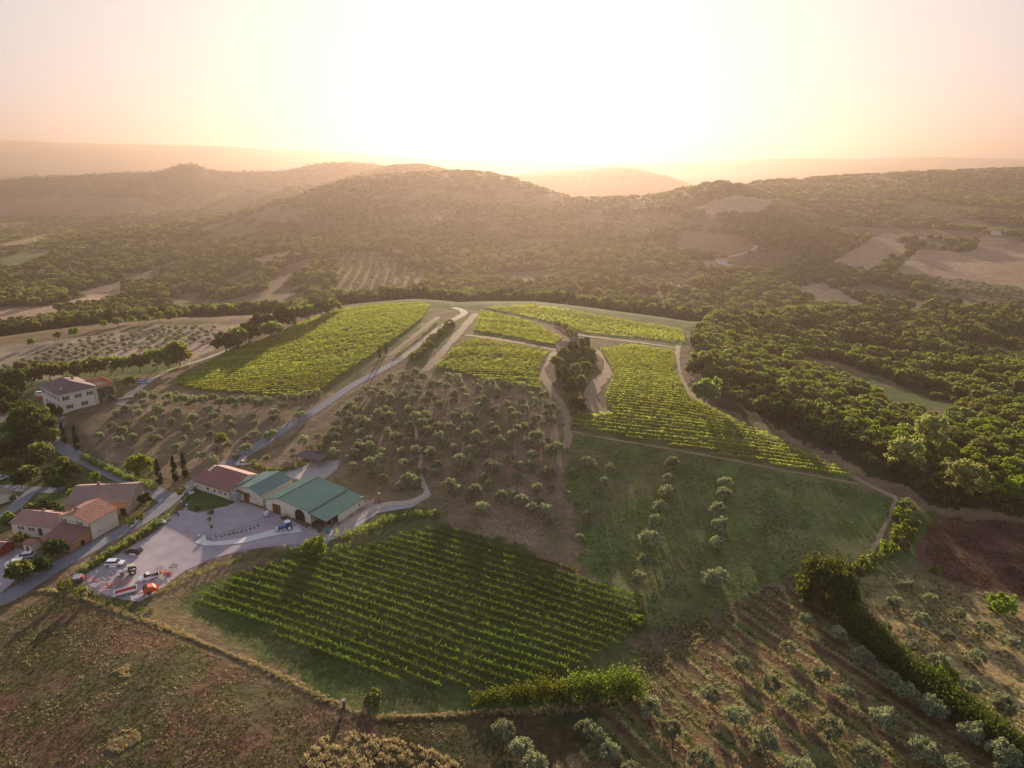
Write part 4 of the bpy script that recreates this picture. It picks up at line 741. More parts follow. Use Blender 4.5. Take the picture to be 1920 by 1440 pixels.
hedge([(742,668),(765,650),(790,632),(820,605)], 1.4, 1.3, L_wood, 'hedge', 'thin hedge between terrace track and white road', size=.34, per=14)
hedge([(255,905),(250,890),(275,900)], 2.0, 1.6, L_dark, 'hedge', 'dark shrubs at the foot of the wide yellow-lit tree', size=.3, per=18)
# ---------------------------------------------------------------- vine rows
ORD = ['first','second','third','fourth','fifth','sixth','seventh','eighth','ninth','tenth','eleventh','twelfth','thirteenth','fourteenth','fifteenth','sixteenth','seventeenth','eighteenth','nineteenth','twentieth','twenty-first','twenty-second','twenty-third','twenty-fourth','twenty-fifth','twenty-sixth','twenty-seventh','twenty-eighth','twenty-ninth','thirtieth','thirty-first','thirty-second','thirty-third','thirty-fourth','thirty-fifth','thirty-sixth','thirty-seventh','thirty-eighth','thirty-ninth','fortieth']
def ordn(i): return ORD[i] if i < 40 else ['forty','fifty','sixty','seventy','eighty','ninety'][(i + 1) // 10 - 4] + '-' + ['zeroth','first','second','third','fourth','fifth','sixth','seventh','eighth','ninth'][(i + 1) % 10] if (i + 1) % 10 else {50: 'fiftieth', 60: 'sixtieth', 70: 'seventieth', 80: 'eightieth'}.get(i + 1, 'last')
def vines(poly, ang, sp, per_m, size, hgt, wdt, m, label, group, seed, shoots=0.0, holes=.0):
    """parallel rows clipped to the polygon; every row a mesh of its own"""
    W = [(h[0], h[1]) for h in hits(poly)]; d = np.array([math.cos(ang), math.sin(ang)]); nn = np.array([-d[1], d[0]]); A = np.array(W); off = A @ nn; lo, hi = off.min(), off.max(); k = lo + sp * .5; rs = np.random.RandomState(seed); rows = 0; tA = A @ d
    while k < hi:
        t = np.arange(tA.min(), tA.max(), .5); xy = d[None] * t[:, None] + nn[None] * k; ins = inpoly(xy[:, 0], xy[:, 1], W); xy = xy[ins]
        tt = t[ins]; cut = np.where(np.diff(tt) > .9)[0] + 1; pieces = [q for q in np.split(xy, cut) if len(q) > 8]; pieces.sort(key=lambda q: -len(q))
        for pi, xy in enumerate(pieces):
            n = int(len(xy) * .5 * per_m); i = rs.randint(0, len(xy), n); b = xy[i] + d[None] * rs.uniform(-.3, .3, (n, 1)) + nn[None] * (rs.randn(n, 1) * wdt * .5)
            dens_ = vnoise(b[:, 0], b[:, 1], 1.6, seed) * .75 + vnoise(b[:, 0], b[:, 1], 9, seed + 1) * .25; kp = dens_ > holes; b = b[kp]; n = len(b); dens_ = dens_[kp]
            z = gz_at(b[:, 0], b[:, 1]) + .35 + hgt * rs.rand(n) ** .8 * (.55 + .6 * dens_)
            nv = rs.randn(n, 3); nv[:, 2] = np.abs(nv[:, 2]) + .3; nv /= np.linalg.norm(nv, axis=1)[:, None]; a_ = np.cross(nv, rs.randn(n, 3)); a_ /= np.linalg.norm(a_, axis=1)[:, None]; b_ = np.cross(nv, a_)
            s = size * (.6 + .8 * rs.rand(n, 1)); c = np.column_stack([b, z]); V = np.stack([c - a_ * s * .5, c + b_ * s * .45, c + a_ * s * .5, c - b_ * s * .45], 1).reshape(-1, 3); Fc = np.arange(n * 4).reshape(-1, 4)
            if shoots:
                ns = int(len(xy) * .5 * shoots); i = rs.randint(0, len(xy), ns); b = xy[i] + nn[None] * rs.randn(ns, 1) * wdt * .5; z = gz_at(b[:, 0], b[:, 1]) + .5 + hgt * .5; l = np.column_stack([d[None].repeat(ns, 0) * rs.randn(ns, 1) * .35 + nn[None] * rs.randn(ns, 1) * .55, .35 + .5 * rs.rand(ns)]); c = np.column_stack([b, z]); wv = np.cross(l, rs.randn(ns, 3)); wv /= np.linalg.norm(wv, axis=1)[:, None]; wv *= .07
                V2 = np.stack([c - wv, c + wv, c + l * .95 + wv * .5, c + l * .95 - wv * .5], 1).reshape(-1, 3); Fc = np.concatenate([Fc, np.arange(ns * 4).reshape(-1, 4) + len(V)]); V = np.concatenate([V, V2])
            o0 = np.array([xy[0][0], xy[0][1], float(gz_at(*xy[0]))]); o = link('vine_row', mesh_np('vine_row', V - o0, Fc, [m])); o.location = o0; tag(o, ('short outer piece of the ' if pi else '') + label % ordn(rows), 'vine row', group)
        if pieces: rows += 1
        k += sp
    return rows
q1, q2 = hit(368, 1122), hit(799, 1271); a1 = math.atan2(q2[1] - q1[1], q2[0] - q1[0])
r_ = [vines([(372,1118),(440,1080),(505,1062),(600,1048),(690,1025),(760,1002),(840,988),(930,1022),(1060,1068),(1200,1120),(1212,1150),(1180,1195),(1120,1235),(1040,1270),(960,1288),(800,1292),(700,1270),(560,1218),(460,1165),(376,1134)], a1, 2.55, 72, .24, .85, .28, L_vine_near, '%s vine row of the front vineyard, counted from its lower edge', 'vine rows of the front vineyard', 1, shoots=6, holes=.16),
 vines([(322,722),(380,690),(420,665),(480,645),(560,608),(640,580),(720,572),(790,569),(806,574),(790,600),(750,630),(700,665),(640,705),(600,735),(545,745),(400,735)], .06, 2.7, 38, .4, 1.0, .5, L_vine, '%s vine row of the upper left vineyard, counted from its lower edge', 'vine rows of the upper left vineyard', 2, holes=.22),
 vines([(815,688),(850,655),(880,635),(1028,660),(1008,698),(1015,732),(900,712)], -.10, 2.7, 38, .4, 1.0, .5, L_vine, '%s vine row of the small vineyard above the hillside grove, counted uphill', 'vine rows above the hillside grove', 3, holes=.2),
 vines([(888,622),(902,582),(1000,606),(1055,636),(1038,650)], -.05, 2.7, 38, .4, 1.0, .5, L_vine, '%s vine row of the vineyard beyond the straight path, counted uphill', 'vine rows beyond the straight path', 4, holes=.2),
 vines([(905,578),(1000,572),(1100,588),(1282,620),(1284,645),(1190,634),(1100,625),(1045,608)], -.1, 3.2, 14, .5, .8, .5, L_vine, '%s thin vine row of the hilltop vineyard, counted uphill', 'thin vine rows on the hilltop', 5, holes=.3),
 vines([(1124,655),(1190,648),(1262,660),(1268,700),(1292,745),(1390,795),(1500,842),(1612,900),(1480,880),(1300,845),(1066,800),(1084,775),(1150,778),(1134,745),(1152,700)], -.16, 2.7, 40, .4, 1.0, .52, L_vine, '%s vine row of the long right vineyard, counted from its lower edge', 'vine rows of the long right vineyard', 6, holes=.2)]
print('rows', r_)
# ---------------------------------------------------------------- grass and weeds
def tufts(name, poly, n, assets, s0, s1, seed, thr=.0, ns=6, wide=None, band=None):
    rs = np.random.RandomState(seed); W = [(h[0], h[1]) for h in hits(poly)] if wide is None else wide; xs = [p[0] for p in W]; ys = [p[1] for p in W]; x = rs.uniform(min(xs), max(xs), n); y = rs.uniform(min(ys), max(ys), n)
    k = inpoly(x, y, W) & (fbm(x, y, ns, seed, 3) > thr)
    if band: p_ = row_phase(x, y); k &= (p_ > band[0]) & (p_ < band[1])
    x, y = x[k], y[k]; return scatter(name, np.column_stack([x, y, gz_at(x, y)]), s0 + (s1 - s0) * rs.rand(len(x)), assets)
FORE = [(-60,1220),(0,1170),(85,1118),(250,1170),(400,1228),(560,1295),(650,1342),(710,1358),(860,1356),(900,1500),(-80,1500)]
tufts('weeds', FORE, 12000, T_rust, .2, .45, 31, .44); tufts('field_grass', FORE, 14000, T_grass, .2, .55, 32, .48); tufts('dry_grass', FORE, 12000, T_straw, .15, .42, 33, .52, 4)
BANK = [(-40,1150),(80,1096),(130,1104),(250,1150),(400,1205),(560,1272),(655,1322),(700,1340),(900,1330),(905,1350),(700,1362),(640,1346),(560,1298),(400,1230),(250,1174),(85,1122),(-40,1180)]
_B = dens([(q[0], q[1]) for q in hits([(-60,1166),(0,1140),(60,1112),(88,1106),(150,1122),(250,1158),(330,1185),(400,1214),(480,1248),(560,1286),(610,1312),(652,1332),(700,1346),(800,1344),(900,1336),(1000,1334),(1080,1330),(1150,1318)])], .35); _B = np.array(_B); _r = np.random.RandomState(71); _i = _r.randint(0, len(_B), 3600); _b = _B[_i] + _r.randn(3600, 2) * (.12 + .5 * vnoise(_B[_i, 0], _B[_i, 1], 6, 3))[:, None]
scatter('bank_grass', np.column_stack([_b, gz_at(_b[:, 0], _b[:, 1])]), .3 + .5 * _r.rand(3600), T_straw + T_grass[:1])
tufts('straw_clump', [(565,1425),(600,1385),(660,1372),(740,1385),(790,1400),(850,1420),(880,1470),(560,1470)], 1300, T_straw, .4, 1.2, 35, .45, 2.5); tufts('straw_patch', [(190,1400),(230,1370),(280,1360),(270,1385),(220,1415)], 900, T_straw, .3, .6, 36, .52, 1.5); tufts('straw_patch', [(205,1265),(240,1245),(262,1255),(235,1275)], 350, T_straw, .3, .6, 37, .52, 1.5)
OR_ = [(1240,1245),(1440,1110),(1500,1090),(1620,1165),(1900,1400),(1990,1480),(900,1480),(1080,1430)]
tufts('orchard_grass', OR_, 30000, T_straw, .3, .7, 38, .36, 3, band=(.58, .76)); tufts('orchard_green_grass', OR_, 22000, T_grass, .3, .6, 48, .38, 3, band=(.72, 1.0)); tufts('orchard_dry_grass', OR_, 9000, T_straw + T_grass, .25, .55, 49, .48, 3)
0 and tufts('orchard_grass', [(1240,1245),(1440,1110),(1500,1090),(1620,1165),(1900,1400),(1990,1480),(900,1480),(1080,1430)], 24000, T_straw + T_grass, .35, .8, 38, .47, 3); tufts('slope_grass', [(1600,1100),(1700,1070),(1780,1100),(1960,1130),(1990,1480),(1920,1440),(1740,1250)], 14000, T_straw + T_grass, .3, .7, 39, .44, 4)
tufts('red_weeds', [(1740,965),(1840,975),(2000,990),(2000,1130),(1920,1120),(1800,1095),(1735,1050)], 7000, T_rust, .3, .7, 40, .4, 4); tufts('meadow_grass', [(1070,815),(1300,855),(1600,912),(1680,950),(1640,1030),(1500,1070),(1320,1180),(1210,1230),(1190,1130),(1080,1050)], 14000, T_grass, .3, .7, 41, .45, 5); tufts('slope_dry_grass', [(560,850),(745,700),(1010,740),(1060,900),(1060,1030),(850,985),(700,925)], 9000, T_straw + T_grass[:1], .3, .7, 42, .5, 5)
tufts('verge_grass', [(1180,1210),(1300,1165),(1450,1095),(1500,1080),(1470,1112),(1380,1152),(1280,1240),(1190,1290)], 9000, T_straw + T_grass, .3, .7, 43, .4, 3)
# ---------------------------------------------------------------- buildings
def tile_mat(name, c1, c2, sc_=1.0):
    """clay tiles: ribs running down the slope (object x/y), mottled tile by tile"""
    m, t, b = node_mat(name); N = t.nodes; L = t.links; tc = N.new('ShaderNodeTexCoord')
    v = N.new('ShaderNodeTexVoronoi'); v.inputs['Scale'].default_value = 2.6 * sc_; n = N.new('ShaderNodeTexNoise'); n.inputs['Scale'].default_value = .5; n.inputs['Detail'].default_value = 5
    L.new(tc.outputs['Object'], v.inputs['Vector']); L.new(tc.outputs['Object'], n.inputs['Vector'])
    mx = N.new('ShaderNodeMixRGB'); mx.inputs[1].default_value = (*c1, 1); mx.inputs[2].default_value = (*c2, 1)
    ad = N.new('ShaderNodeMath'); ad.operation = 'ADD'; sp = N.new('ShaderNodeSeparateColor'); L.new(v.outputs['Color'], sp.inputs[0])
    mr = N.new('ShaderNodeMapRange'); mr.inputs[3].default_value = -.35; mr.inputs[4].default_value = .35; L.new(sp.outputs[0], mr.inputs[0]); L.new(mr.outputs[0], ad.inputs[0]); L.new(n.outputs[0], ad.inputs[1]); L.new(ad.outputs[0], mx.inputs[0])
    L.new(mx.outputs[0], b.inputs['Base Color']); b.inputs['Roughness'].default_value = .75
    bp = N.new('ShaderNodeBump'); bp.inputs['Distance'].default_value = .06; L.new(v.outputs['Distance'], bp.inputs['Height']); L.new(bp.outputs[0], b.inputs['Normal'])
    return m
cream = mat('cream render', (.68, .60, .46), .9, var=.14, scale=.5); creamw = mat('ivory render', (.74, .67, .54), .9, var=.12, scale=.5); white = mat('white paint', (.75, .74, .72), .6, var=.06)
stone = mat('rubble stone', (.34, .28, .21), .95, var=.4, scale=3.5, bump=.05); brick = mat('orange brick', (.45, .22, .10), .9, var=.35, scale=3)
t_red = tile_mat('red roof tiles', (.28, .12, .095), (.20, .09, .08)); t_old = tile_mat('old clay tiles', (.30, .19, .15), (.20, .13, .12)); t_pink = tile_mat('pinkish roof tiles', (.38, .20, .16), (.28, .14, .12)); t_dark = tile_mat('dark roof tiles', (.11, .07, .075), (.16, .09, .085)); t_orange = tile_mat('orange roof tiles', (.38, .15, .10), (.28, .12, .09))
def sheet_mat(name, c):
    m, t, b = node_mat(name); N = t.nodes; L = t.links; tc = N.new('ShaderNodeTexCoord'); wv = N.new('ShaderNodeTexWave'); wv.bands_direction = 'Y'; wv.inputs['Scale'].default_value = 1.4; n = N.new('ShaderNodeTexNoise'); n.inputs['Scale'].default_value = .35; n.inputs['Detail'].default_value = 4
    L.new(tc.outputs['Object'], wv.inputs['Vector']); L.new(tc.outputs['Object'], n.inputs['Vector']); bp = N.new('ShaderNodeBump'); bp.inputs['Distance'].default_value = .03; L.new(wv.outputs[0], bp.inputs['Height']); L.new(bp.outputs[0], b.inputs['Normal'])
    mr = N.new('ShaderNodeMapRange'); mr.inputs[3].default_value = .8; mr.inputs[4].default_value = 1.2; L.new(n.outputs[0], mr.inputs[0]); v = N.new('ShaderNodeVectorMath'); v.operation = 'SCALE'; v.inputs[0].default_value = c; L.new(mr.outputs[0], v.inputs['Scale']); L.new(v.outputs[0], b.inputs['Base Color'])
    b.inputs['Roughness'].default_value = .9; b.inputs['Specular IOR Level'].default_value = 0.0; return m
g_roof = sheet_mat('green sheet roof', (.10, .17, .158)); g_roof2 = sheet_mat('weathered green sheet roof', (.14, .21, .20)); slate = sheet_mat('slate grey sheet', (.06, .06, .08)); flat_grey = mat('grey membrane', (.35, .34, .34), .8, var=.1)
door_red = mat('red-brown timber', (.20, .06, .03), .6, var=.25, scale=6, streak=(8, 8, .6)); wood = mat('grey timber', (.16, .12, .09), .85, var=.3, scale=5, streak=(1, 1, 6)); dark = mat('dark interior', (.012, .011, .01), .9, var=.1); shut = mat('brown shutters', (.06, .045, .045), .7, var=.15)
shut_b = mat('slate blue shutters', (.10, .11, .17), .7, var=.15); metal = mat('galvanised steel', (.4, .4, .42), .45, .8, var=.1); pipe = mat('copper-brown pipe', (.13, .09, .08), .5, var=.1)
glass, gt, gb = node_mat('window glass'); gb.inputs['Base Color'].default_value = (.03, .035, .045, 1); gb.inputs['Roughness'].default_value = .08; gb.inputs['Specular IOR Level'].default_value = .8
def window(par, c, n, w_, h_, frame=white, shutters=None, round_=False):
    """window centred at c on a wall whose outward normal is n (local axis vector, horizontal)"""
    a = math.atan2(n[1], n[0]) - math.pi / 2; t = (math.cos(a), math.sin(a))     # t runs along the wall
    def P(u, v, o): return (c[0] + t[0] * u + n[0] * o, c[1] + t[1] * u + n[1] * o, c[2] + v)
    if round_:
        f = MB(); f.cyl(P(0, 0, -.02), P(0, 0, .07), w_ / 2 + .08, n=16); fo = f.build('window', frame, par); g = MB(); g.cyl(P(0, 0, .06), P(0, 0, .085), w_ / 2, n=16); g.build('pane', glass, fo); return
    f = MB(); b = .09
    for (u, v, ww, hh) in ((0, h_ / 2 - b / 2, w_, b), (0, -h_ / 2 + b / 2, w_, b), (-w_ / 2 + b / 2, 0, b, h_ - 2 * b), (w_ / 2 - b / 2, 0, b, h_ - 2 * b), (0, 0, .06, h_ - 2 * b)): f.box(P(u, v, .03), (ww, .12, hh), a)
    f.box(P(0, -h_ / 2 - .05, .08), (w_ + .2, .22, .08), a)
    fo = f.build('window', frame, par); g = MB(); g.box(P(0, 0, .015), (w_ - 2 * b + .01, .03, h_ - 2 * b + .01), a); g.build('pane', glass, fo)
    if shutters:
        for s in (-1, 1): m = MB(); m.box(P(s * (w_ / 2 + w_ * .26), 0, .045), (w_ * .48, .05, h_), a); m.build('shutter', shutters, fo)
def door(par, c, n, w_, h_, m=door_red, name='door', arch=False, frame=None):
    a = math.atan2(n[1], n[0]) - math.pi / 2; t = (math.cos(a), math.sin(a))
    def P(u, v, o): return (c[0] + t[0] * u + n[0] * o, c[1] + t[1] * u + n[1] * o, c[2] + v)
    d = MB()
    if arch:
        pts = [(-w_ / 2, 0), (w_ / 2, 0)] + [(w_ / 2 * math.cos(k * math.pi / 10), h_ - w_ / 2 + w_ / 2 * math.sin(k * math.pi / 10)) for k in range(11)]
        vs = [P(u, v, .05) for u, v in pts] + [P(u, v, -.05) for u, v in pts]; k = len(pts); d.add(vs, [tuple(range(k)), tuple(range(k, 2 * k))[::-1]] + [(i, k + i, k + (i + 1) % k, (i + 1) % k) for i in range(k)])
    else:
        for i in range(4): d.box(P(-w_ / 2 + w_ * (i + .5) / 4, h_ / 2, .05), (w_ / 4 - .03, .1, h_), a)
    o = d.build(name, m, par)
    if frame:
        f = MB(); f.box(P(-w_ / 2 - .1, h_ / 2, .04), (.18, .16, h_), a); f.box(P(w_ / 2 + .1, h_ / 2, .04), (.18, .16, h_), a); f.box(P(0, h_ + .1, .04), (w_ + .38, .16, .2), a); f.build('door_frame', frame, o)
    return o
def slab(name, m, par, corners, th=.16):
    """roof slab from its four upper corners"""
    c = [np.array(q, float) for q in corners]; n = np.cross(c[1] - c[0], c[3] - c[0]); n /= np.linalg.norm(n)
    if n[2] < 0: n = -n
    vs = [tuple(q) for q in c] + [tuple(q - n * th) for q in c]; b = MB(); k = len(c); b.add(vs, [tuple(range(k)), tuple(range(k, 2 * k))[::-1]] + [(i, k + i, k + (i + 1) % k, (i + 1) % k) for i in range(k)])
    o = b.build(name, m, par)
    bm = __import__('bmesh').new(); bm.from_mesh(o.data); __import__('bmesh').ops.recalc_face_normals(bm, faces=bm.faces[:]); bm.to_mesh(o.data); bm.free(); return o
def gable_y(par, W, L, xr, hL, hr, hR, wallm, roofm, y0=0, x0=0, ov=.4, name='wall'):
    """walls with a gable facing -y and +y, ridge along y at x = xr"""
    w = MB(); w.profile([(x0, -2), (x0 + W, -2), (x0 + W, hR), (x0 + xr, hr), (x0, hL)], y0, y0 + L); w.build(name, wallm, par)
    sl, sr = (hr - hL) / xr, (hr - hR) / (W - xr); z = .17
    r = slab('roof', roofm, par, [(x0 - ov, y0 - ov, hL - sl * ov + z), (x0 + xr, y0 - ov, hr + z), (x0 + xr, y0 + L + ov, hr + z), (x0 - ov, y0 + L + ov, hL - sl * ov + z)])
    slab('roof', roofm, par, [(x0 + xr + .01, y0 - ov, hr + z), (x0 + W + ov, y0 - ov, hR - sr * ov + z), (x0 + W + ov, y0 + L + ov, hR - sr * ov + z), (x0 + xr + .01, y0 + L + ov, hr + z)])
    return r
def gable_x(par, W, L, yr, h0, hr, h1, wallm, roofm, x0=0, y0=0, ov=.4, name='wall'):
    """ridge along x at y = yr; front eave h0 at y0, back eave h1"""
    w = MB(); n = len(w.v); pts = [(y0, -2), (y0 + L, -2), (y0 + L, h1), (y0 + yr, hr), (y0, h0)]; k = 5
    w.add([(x0, y, z) for y, z in pts] + [(x0 + W, y, z) for y, z in pts], [tuple(range(k))[::-1], tuple(range(k, 2 * k))] + [(i, (i + 1) % k, k + (i + 1) % k, k + i) for i in range(k)]); w.build(name, wallm, par)
    s0, s1, z = (hr - h0) / yr, (hr - h1) / (L - yr), .17
    r = slab('roof', roofm, par, [(x0 - ov, y0 - ov, h0 - s0 * ov + z), (x0 + W + ov, y0 - ov, h0 - s0 * ov + z), (x0 + W + ov, y0 + yr, hr + z), (x0 - ov, y0 + yr, hr + z)])
    slab('roof', roofm, par, [(x0 - ov, y0 + yr + .01, hr + z), (x0 + W + ov, y0 + yr + .01, hr + z), (x0 + W + ov, y0 + L + ov, h1 - s1 * ov + z), (x0 - ov, y0 + L + ov, h1 - s1 * ov + z)])
    return r
def chimney(par, c, h, m=cream, top=t_red):
    b = MB(); b.box((c[0], c[1], c[2] + h / 2), (.7, .9, h)); o = b.build('chimney', m, par); q = MB(); q.box((c[0], c[1], c[2] + h + .08), (.95, 1.15, .16)); q.box((c[0], c[1], c[2] + h + .3), (.6, .8, .28), taper=.5); q.build('chimney_cap', top, o)
F_ = (0, -1); B_ = (0, 1); Lf = (-1, 0); Rt = (1, 0)
# large barn
b = empty('winery_barn', (-71.8, 182.2, 0), R(-28), 'big barn with wide green sheet roof, red door and open arch', 'barn', 'winery buildings')
w_ = MB(); w_.profile([(0, -2), (17, -2), (17, 3.75), (5.6, 5.2), (0, 3.7)], 0, 15.4); w_.build('wall', creamw, b)
w_ = MB(); w_.box((23.3, 9.9, .35), (.25, 11.0, 4.6)); w_.box((20.2, 15.25, .5), (6.0, .25, 4.9)); w_.build('wall', creamw, b)
slab('roof', g_roof, b, [(-.45, -.5, 3.72), (5.6, -.5, 5.4), (5.6, 15.9, 5.4), (-.45, 15.9, 3.72)]); slab('roof', g_roof, b, [(5.61, -.5, 5.4), (17.3, -.5, 3.9), (17.3, 15.9, 3.9), (5.61, 15.9, 5.4)]); slab('lean_to_roof', g_roof, b, [(17.1, -.9, 3.76), (23.9, -.9, 2.75), (23.9, 15.9, 2.75), (17.1, 15.9, 3.76)])
rd = MB(); rd.box((5.6, 7.7, 5.44), (.35, 16.4, .06)); rd.build('ridge_cap', g_roof, b)
p_ = MB(); p_.box((23.3, -.6, 1.0), (.2, .2, 3.4)); p_.build('post', wood, b); p_ = MB(); p_.box((17.2, -.06, 1.1), (.3, .3, 5.0)); p_.build('post', creamw, b)
door(b, (4.2, 0, 0), F_, 3.2, 2.9, door_red, frame=cream); door(b, (13.2, 0, 0), F_, 3.7, 3.45, dark, name='arch_opening', arch=True); window(b, (1.4, 0, 1.9), F_, .5, .6); window(b, (7.6, 0, 1.9), F_, .5, .6); window(b, (23.43, 13.3, 1.2), Rt, .8, 1.2)
a_ = MB(); ar = [(13.2 + 2.15 * math.cos(k * math.pi / 12), 1.6 + 2.15 * math.sin(k * math.pi / 12)) for k in range(13)]
for (x0, z0), (x1, z1) in zip(ar[:-1], ar[1:]): a_.cyl((x0, -.06, z0), (x1, -.06, z1), .13, n=6)
a_.build('arch_trim', white, b)
for i in range(5): q = MB(); q.cyl((18.2 + i * 1.05, 3 + (i % 2) * 1.5, -.2), (18.2 + i * 1.05, 3 + (i % 2) * 1.5, 1.5), .45, n=12); tag(q.build('barrel', [door_red, wood, dark][i % 3], b))
for o_ in list(bpy.data.objects):
    if o_.name.startswith('barrel'): 
        mw = b.matrix_basis.copy(); o_.parent = None; o_.matrix_basis = mw; tag(o_, 'upright barrel in the dim open shed of the large barn', 'barrel', 'barrels in the open shed')
# middle barn
b = empty('winery_barn', (-83.9, 189.5, 0), R(-26.5), 'middle barn with green sheet roof and creeper round its red door', 'barn', 'winery buildings')
gable_y(b, 11.6, 12.3, 6.6, 3.6, 5.2, 3.3, cream, g_roof2, ov=.35); door(b, (5.0, 0, 0), F_, 2.2, 2.7, door_red, frame=cream); window(b, (8.8, 0, 1.9), F_, .8, .8)
rs = np.random.RandomState(4); C = [(x, -.25, z) for x, z in [(1.8, z) for z in np.linspace(.3, 2.8, 9)] + [(x, 3.0 + .2 * math.sin(x)) for x in np.linspace(1.6, 6.2, 14)] + [(2.3, 2.4), (1.3, 2.6), (6.4, 2.6), (6.5, 2.1)]]; V, Fc = cloud(C, [.42] * len(C), 40, .22, rs); link('creeper', mesh_np('creeper', V, Fc, [L_wood]), b)
g_ = MB(); g_.box((12.4, 6.2, 1.2), (1.5, 12.0, 2.6)); g_.build('link_roof', flat_grey, b); g_ = MB(); g_.box((11.72, 6.2, 3.42), (.14, 13.0, .16)); g_.build('gutter', metal, b)
# red-roofed winery house
b = empty('winery_house', (-98.6, 195.6, 0), R(-28.8), 'long low cream winery house with stepped red tile roof', 'house', 'winery buildings')
w_ = MB(); pts = [(0, -2), (11, -2), (11, 4.0), (7.6, 5.3), (4.5, 4.25), (4.4, 4.75), (0, 3.1)]; k = len(pts); w_.add([(0, y, z) for y, z in pts] + [(15.6, y, z) for y, z in pts], [tuple(range(k))[::-1], tuple(range(k, 2 * k))] + [(i, (i + 1) % k, k + (i + 1) % k, k + i) for i in range(k)]); w_.build('wall', creamw, b)
slab('roof', t_red, b, [(-.35, -.45, 3.1), (15.9, -.45, 3.1), (15.9, 4.5, 4.95), (-.35, 4.5, 4.95)]); slab('roof', t_red, b, [(1.2, 4.55, 4.45), (15.6, 4.55, 4.45), (15.6, 7.7, 5.5), (1.2, 7.7, 5.5)]); slab('roof', t_red, b, [(1.2, 7.71, 5.5), (15.6, 7.71, 5.5), (15.6, 11.4, 4.05), (1.2, 11.4, 4.05)])
for x in (6.2, 9.2, 14.0): window(b, (x, 0, 1.8), F_, .8, .8, round_=True, frame=brick)
window(b, (11.4, 0, 1.9), F_, 1.0, 1.1); window(b, (12.6, 0, 1.9), F_, .8, 1.1); window(b, (1.2, 0, 1.5), F_, .9, 1.0)
q = MB(); q.box((7.7, -.04, .95), (1.5, .06, 1.3)); sg = q.build('wall_plaque', mat('pale blue plaque', (.45, .55, .62), .6), b)
f_ = MB(); f_.box((17.2, 3.8, 1.3), (2.9, 7.8, 3.3)); f_.build('flat_link', flat_grey, b); q = MB(); q.cyl((15.75, -.1, -.3), (15.75, -.1, 3.0), .06, n=8); q.build('downpipe', metal, b)
# carport
b = empty('carport', (-67.0, 214.7, float(gz_at(-67, 214.7))), R(-23), 'slate grey flat-roofed carport on four posts behind the winery', 'carport')
q = MB(); q.box((0, 0, 2.65), (10.6, 5.6, .14)); q.build('roof', slate, b, bevel=.02); q = MB()
for y in (-2.7, 2.7): q.box((0, y, 2.48), (10.2, .14, .2))
q.build('beam', wood, b)
for x in (-4.6, 4.6):
    for y in (-2.5, 2.5): q = MB(); q.box((x, y, 1.0), (.2, .2, 2.9)); q.build('post', wood, b)
# red-roofed farmhouse by the road, with its annex and low wing
b = empty('farmhouse', (-122.7, 167.9, 0), R(-17), 'cream two-storey farmhouse with bright red roof beside the road', 'house')
gable_y(b, 10.4, 8.8, 4.4, 5.6, 7.2, 5.2, cream, t_orange, ov=.35)
window(b, (1.5, 0, 4.5), F_, .95, 1.35, shutters=shut_b); window(b, (7.0, 0, 4.4), F_, .95, 1.35, shutters=shut_b); window(b, (10.4, 2.4, 1.5), Rt, .8, .8); window(b, (10.4, 6.2, 3.6), Rt, .5, .6)
q = MB(); q.cyl((10.45, -.12, -.3), (10.45, -.12, 5.2), .07, n=8); q.build('downpipe', pipe, b); q = MB(); q.box((4.2, -.03, 4.9), (2.2, .05, .06)); q.build('string_course', pipe, b); chimney(b, (2.9, 1.2, 6.3), 1.3); chimney(b, (4.3, 1.9, 6.6), 1.0)
b2 = empty('farmhouse_annex', (-122.7, 167.9, 0), R(-17), 'lean-to annex with dark red mono-pitch roof and orange stone side', 'house')
w_ = MB(); pts = [(-6.6, -2), (-.02, -2), (-.02, 3.9), (-6.6, 2.3)]; k = 4; w_.add([(1.0, y, z) for y, z in pts] + [(10.1, y, z) for y, z in pts], [tuple(range(k))[::-1], tuple(range(k, 2 * k))] + [(i, (i + 1) % k, k + (i + 1) % k, k + i) for i in range(k)]); w_.build('wall', mat('orange stone', (.42, .23, .12), .9, var=.3, scale=2.5), b2)
slab('roof', t_red, b2, [(.6, -7.0, 2.4), (10.4, -7.0, 2.4), (10.4, -.03, 4.1), (.6, -.03, 4.1)]); door(b2, (10.1, -2.7, 0), Rt, 1.2, 1.6, dark, name='opening', arch=True)
for i in range(4): q = MB(); q.box((10.14, -5.3 + i * .55, 2.2 + i * .13), (.1, .18, .4)); q.build('vent', creamw, b2)
b3 = empty('farmhouse_wing', (-137.4, 169.5, 0), R(-12), 'long low wing with faded pink tile roof left of the farmhouse', 'house')
gable_x(b3, 15.2, 7.4, 4.6, 2.9, 4.4, 3.2, creamw, t_pink); window(b3, (3, 0, 1.6), F_, .9, 1.0, shutters=shut); window(b3, (6.4, 0, 1.6), F_, .9, 1.0, shutters=shut); door(b3, (9.2, 0, 0), F_, 1.1, 2.1, shut); chimney(b3, (6.0, 5.0, 4.2), .8)
x, y, z = hit(62, 1030); b4 = empty('garden_shed', (x, y, z), R(-17), 'little cream shed with orange tile roof in front of the low wing', 'shed'); gable_x(b4, 2.8, 2.6, 1.3, 2.0, 2.7, 2.0, creamw, t_orange, x0=-1.4, y0=-1.3, ov=.2); door(b4, (0, -1.3, 0), F_, .8, 1.6, shut)
